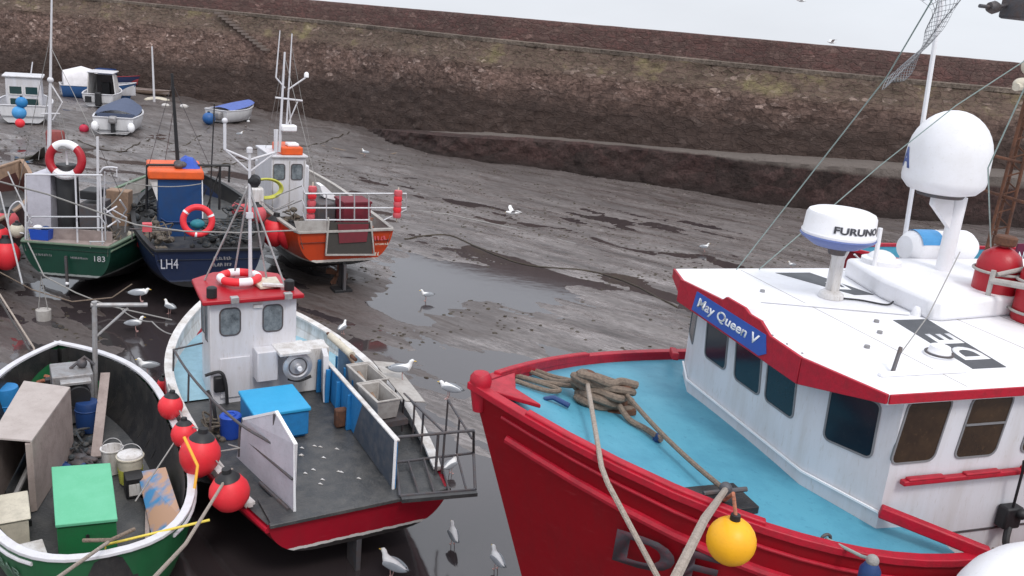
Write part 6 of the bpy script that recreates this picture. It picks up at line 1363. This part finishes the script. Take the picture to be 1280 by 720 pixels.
for k, (a, b, x0, x1) in enumerate((((64, 60), (122, 178), 1.6, .5), ((64, 40), (20, 250), 1.6, 3.5), ((122, 178), (150, 240), .5, 3))):
    strands(Df, Db, 'rigging_wire', ropeg, [(Df.on(a, 'x', x0), Df.on(b, 'x', x1))], .008)
heap(Df, .9, -.75, 1.5, .5, .35, .45, 16, junkm, 'net_pile', 'heap of brown net beside the black funnel on the dark green boat', 'net', .1)
heap(Df, 3.6, -.7, 1.7, .8, .5, .6, 22, mat('dark_gear', (.03, .04, .05), .7), 'pot_pile', 'dark pile of creels forward on the dark green boat', 'pots')
heap(Ff, 1.4, -.9, 1.65, .6, .45, .45, 16, junko, 'net_pile', 'orange brown net piled behind the maroon bin on the orange boat', 'net', .1)
heap(Ff, 2.2, 1.0, 1.7, .5, .35, .5, 14, junkm, 'net_pile', 'grey net heaped along the port side of the orange boat', 'net', .1)
heap(Bf, 4.0, -1.5, 1.2, .5, .15, .3, 10, junkm, 'net_pile', 'small heap of net under the cream roller of the white cabin boat', 'net', .07)
heap(Bf, 3.2, 1.45, 1.15, .45, .12, .3, 12, junkm, 'rope_pile', 'brown rope piled against the port rail of the white cabin boat', 'rope', .06)
heap(Cf, 1.1, .55, .58, .35, .3, .15, 14, junko, 'net_pile', 'reddish net scraps at the stern left of the green locker', 'net', .06)
heap(Cf, 1.25, -.7, .5, .3, .25, .15, 10, mat('reddish_gear', (.22, .08, .06), .8, grime=.8, scale=12), 'net_pile', 'reddish brown gear between the green locker and the stained board', 'net', .06)
heap(Cf, 5.2, .0, .5, .5, .3, .3, 16, mat('dark_gear', (.03, .04, .05), .7), 'gear_pile', 'dark gear heaped between the plank and the plywood shelter', 'fishing gear', .08)
for (pts, l) in (([(250, 212), (300, 205), (345, 190), (400, 182), (440, 168)], 'thin weedy line winding over the mud beyond the blue boat'), ([(90, 178), (150, 190), (190, 176), (235, 182), (262, 160)], 'weedy chain curving over the mud towards the blue covered dinghy'), ([(505, 300), (560, 296), (650, 330), (760, 345), (845, 385)], 'long thin chain lying diagonally over the middle of the mud')):
    P_ = [at(x, y, 0) for x, y in pts]; Q_ = smooth_path(P_, 10)
    for q in Q_: q.z = max(.012, bed(q.x, q.y))+.015; q.x += .12*noise.noise(q*1.3)
    thing1(MB().tube(Q_, .028, 6), 'ground_chain', weedm, l, 'chain')
# ================================================================== gulls
def gull(pos, rz, lab, s=1.0, pose='stand', wet=True):
    s *= .84
    o = root('gull', lab, 'gull', loc=pos, rz=rz, group='gulls around the harbour')
    if pose == 'fly':
        prof = [(-.3, 0, .015, .008), (-.2, 0, .05, .02), (-.1, 0, .075, .06), (.03, 0, .085, .08), (.13, .01, .075, .07), (.2, .02, .05, .05), (.25, .03, .045, .045), (.29, .03, .03, .03), (.31, .025, .01, .01)]
    else:
        nk = 1 if pose == 'stand' else .8
        prof = [(-.3, .26, .025, .008), (-.2, .275, .05, .03), (-.1, .27, .08, .065), (.02, .27, .095, .09), (.1, .295, .085, .085), (.14, .34*nk+.01, .058, .06), (.155, .39*nk, .042, .045), (.17, .43*nk, .043, .045), (.2, .45*nk, .04, .04), (.225, .445*nk, .022, .024), (.235, .44*nk, .008, .008)]
    rings = []
    for i, (x, z, ry, rz_) in enumerate(prof):
        a, b = prof[max(0, i-1)], prof[min(len(prof)-1, i+1)]; t = Vector((b[0]-a[0], 0, b[1]-a[1])).normalized(); nrm = Vector((-t.z, 0, t.x))
        rings.append([(Vector((x, 0, z))+Vector((0, 1, 0))*ry*cos(2*pi*k/12)+nrm*rz_*sin(2*pi*k/12))*s for k in range(12)])
    MB().loft(rings).build('body', gw, o)
    hx = prof[-3][0]; hz_ = prof[-3][1]
    MB().lathe([(.014, 0), (.012, .03), (.004, .06), (.001, .062)], 8, Vector((hx+.025, 0, hz_-.008))*s, Matrix.Rotation(Rd(98), 4, 'Y') @ Matrix.Scale(s, 4)).build('beak', gb, o)
    for sd_ in (1, -1): MB().ball(Vector((hx+.005, sd_*.033, hz_+.008))*s, .006*s, n=6).build('eye', black, o)
    for sd_ in (1, -1):
        if pose == 'fly':
            P = [(.1, .06, .03), (.12, .25, .14), (.05, .45, .19), (-.08, .66, .17), (-.14, .68, .165), (-.06, .42, .175), (-.06, .22, .12), (-.08, .06, .03)]
            MB().prism([Vector((x, sd_*y, z))*s for x, y, z in P], (0, 0, .012)).build('wing', gw, o)
        else:
            rg = []
            for i in range(9):
                t = i/8; x = .11-.44*t; hh = .075*sin(pi*min(1, t*.85+.12))**.8; y = (.088*(1-t)**.5+.012); z = .285-.015*t
                rg.append([Vector((x, sd_*(y+.016*sin(pi*j/6)), z-hh*cos(pi*j/6)))*s for j in range(7)]+[Vector((x, sd_*(y-.02), z))*s])
            w_ = MB().loft(rg).build('wing', gg, o)
            MB().prism([Vector((x, sd_*y, z))*s for x, y, z in ((-.26, .035, .3), (-.38, .015, .285), (-.26, .02, .26))], (0, sd_*.008, 0)).build('wing_tip', black, w_)
            if pose in ('stand', 'low'):
                g = MB().tube([Vector((.0, sd_*.04, .2))*s, Vector((-.01, sd_*.04, .1))*s, Vector((.01, sd_*.04, .0))*s], .008*s, 6); g.prism([Vector(p)*s for p in ((.0, sd_*.04, 0), (.06, sd_*.065, 0), (.065, sd_*.04, 0), (.06, sd_*.015, 0))], (0, 0, .006)); g.build('leg', gl, o)
    return o
def gg_at(px, py, rz, lab, s=1.0, pose='stand'):
    s *= 1.0; p = at(px, py, 0.015); gull(Vector((p.x, p.y, max(bed(p.x, p.y), .012)+.0)), Rd(rz), lab, s, pose)
gg_at(212, 392, 150, 'gull standing on the mud facing left, between the gallows arm and the white cabin boat', .95)
gg_at(170, 414, 20, 'gull walking on wet mud below the gallows arm, facing right', 1.0)
p = Cf.on((176, 377), 'x', 6.4); gull(p, Rd(20), 'gull perched on the end of the gallows arm of the open boat', .8, 'low')
gg_at(184, 468, 200, 'gull standing on the mud just above the foremost red fender', 1.0)
gg_at(428, 418, 75, 'gull seen from behind on the mud beyond the cream roller', .9)
gg_at(532, 376, 200, 'gull walking on the wet flat right of the orange boat propeller', .9)
p = Bf.on((502, 488), 'y', -1.75); gull(Bf.w((Bf.I @ p).x, -1.75, 1.88), Rd(10), 'gull perched on the side shelf beside the grey tubs, facing right', 1.0)
a = Bf.w(*t3[0]); gull(Vector(a)+Vector((0, 0, .02)), Rd(160), 'gull perched on the corner of the stern frame, facing left', .95, 'low')
gg_at(563, 592, 60, 'gull standing on wet mud behind the bars of the stern frame', .9)
gg_at(566, 681, 110, 'gull standing on wet mud below the stern frame, seen from behind', .9)
gg_at(489, 722, 150, 'gull at the bottom edge below the white stripe of the red stern', 1.1)
gg_at(620, 712, 120, 'gull half hidden behind the trawler stem at the bottom edge', .9)
gg_at(456, 196, 170, 'distant gull standing by the weedy ground rope beyond the orange boat', 1.0)
gull(atY(641, 266, 30), Rd(200), 'gull flying low over the mud in the middle of the harbour', 1.0, 'fly')
gg_at(880, 315, 10, 'distant gull on the mud left of the trawler roof', .9)
gull(atY(1040, 53, 52), Rd(180), 'distant gull flying in the sky above the wall', 1.0, 'fly')
gull(atY(1002, 1, 50), Rd(170), 'distant gull flying at the very top edge of the sky', 1.0, 'fly')
gg_at(300, 172, 30, 'distant gull on the mud below the two tiny white buoys', .9)
gg_at(988, 337, 200, 'distant gull on the mud just above the far edge of the trawler roof', .8)
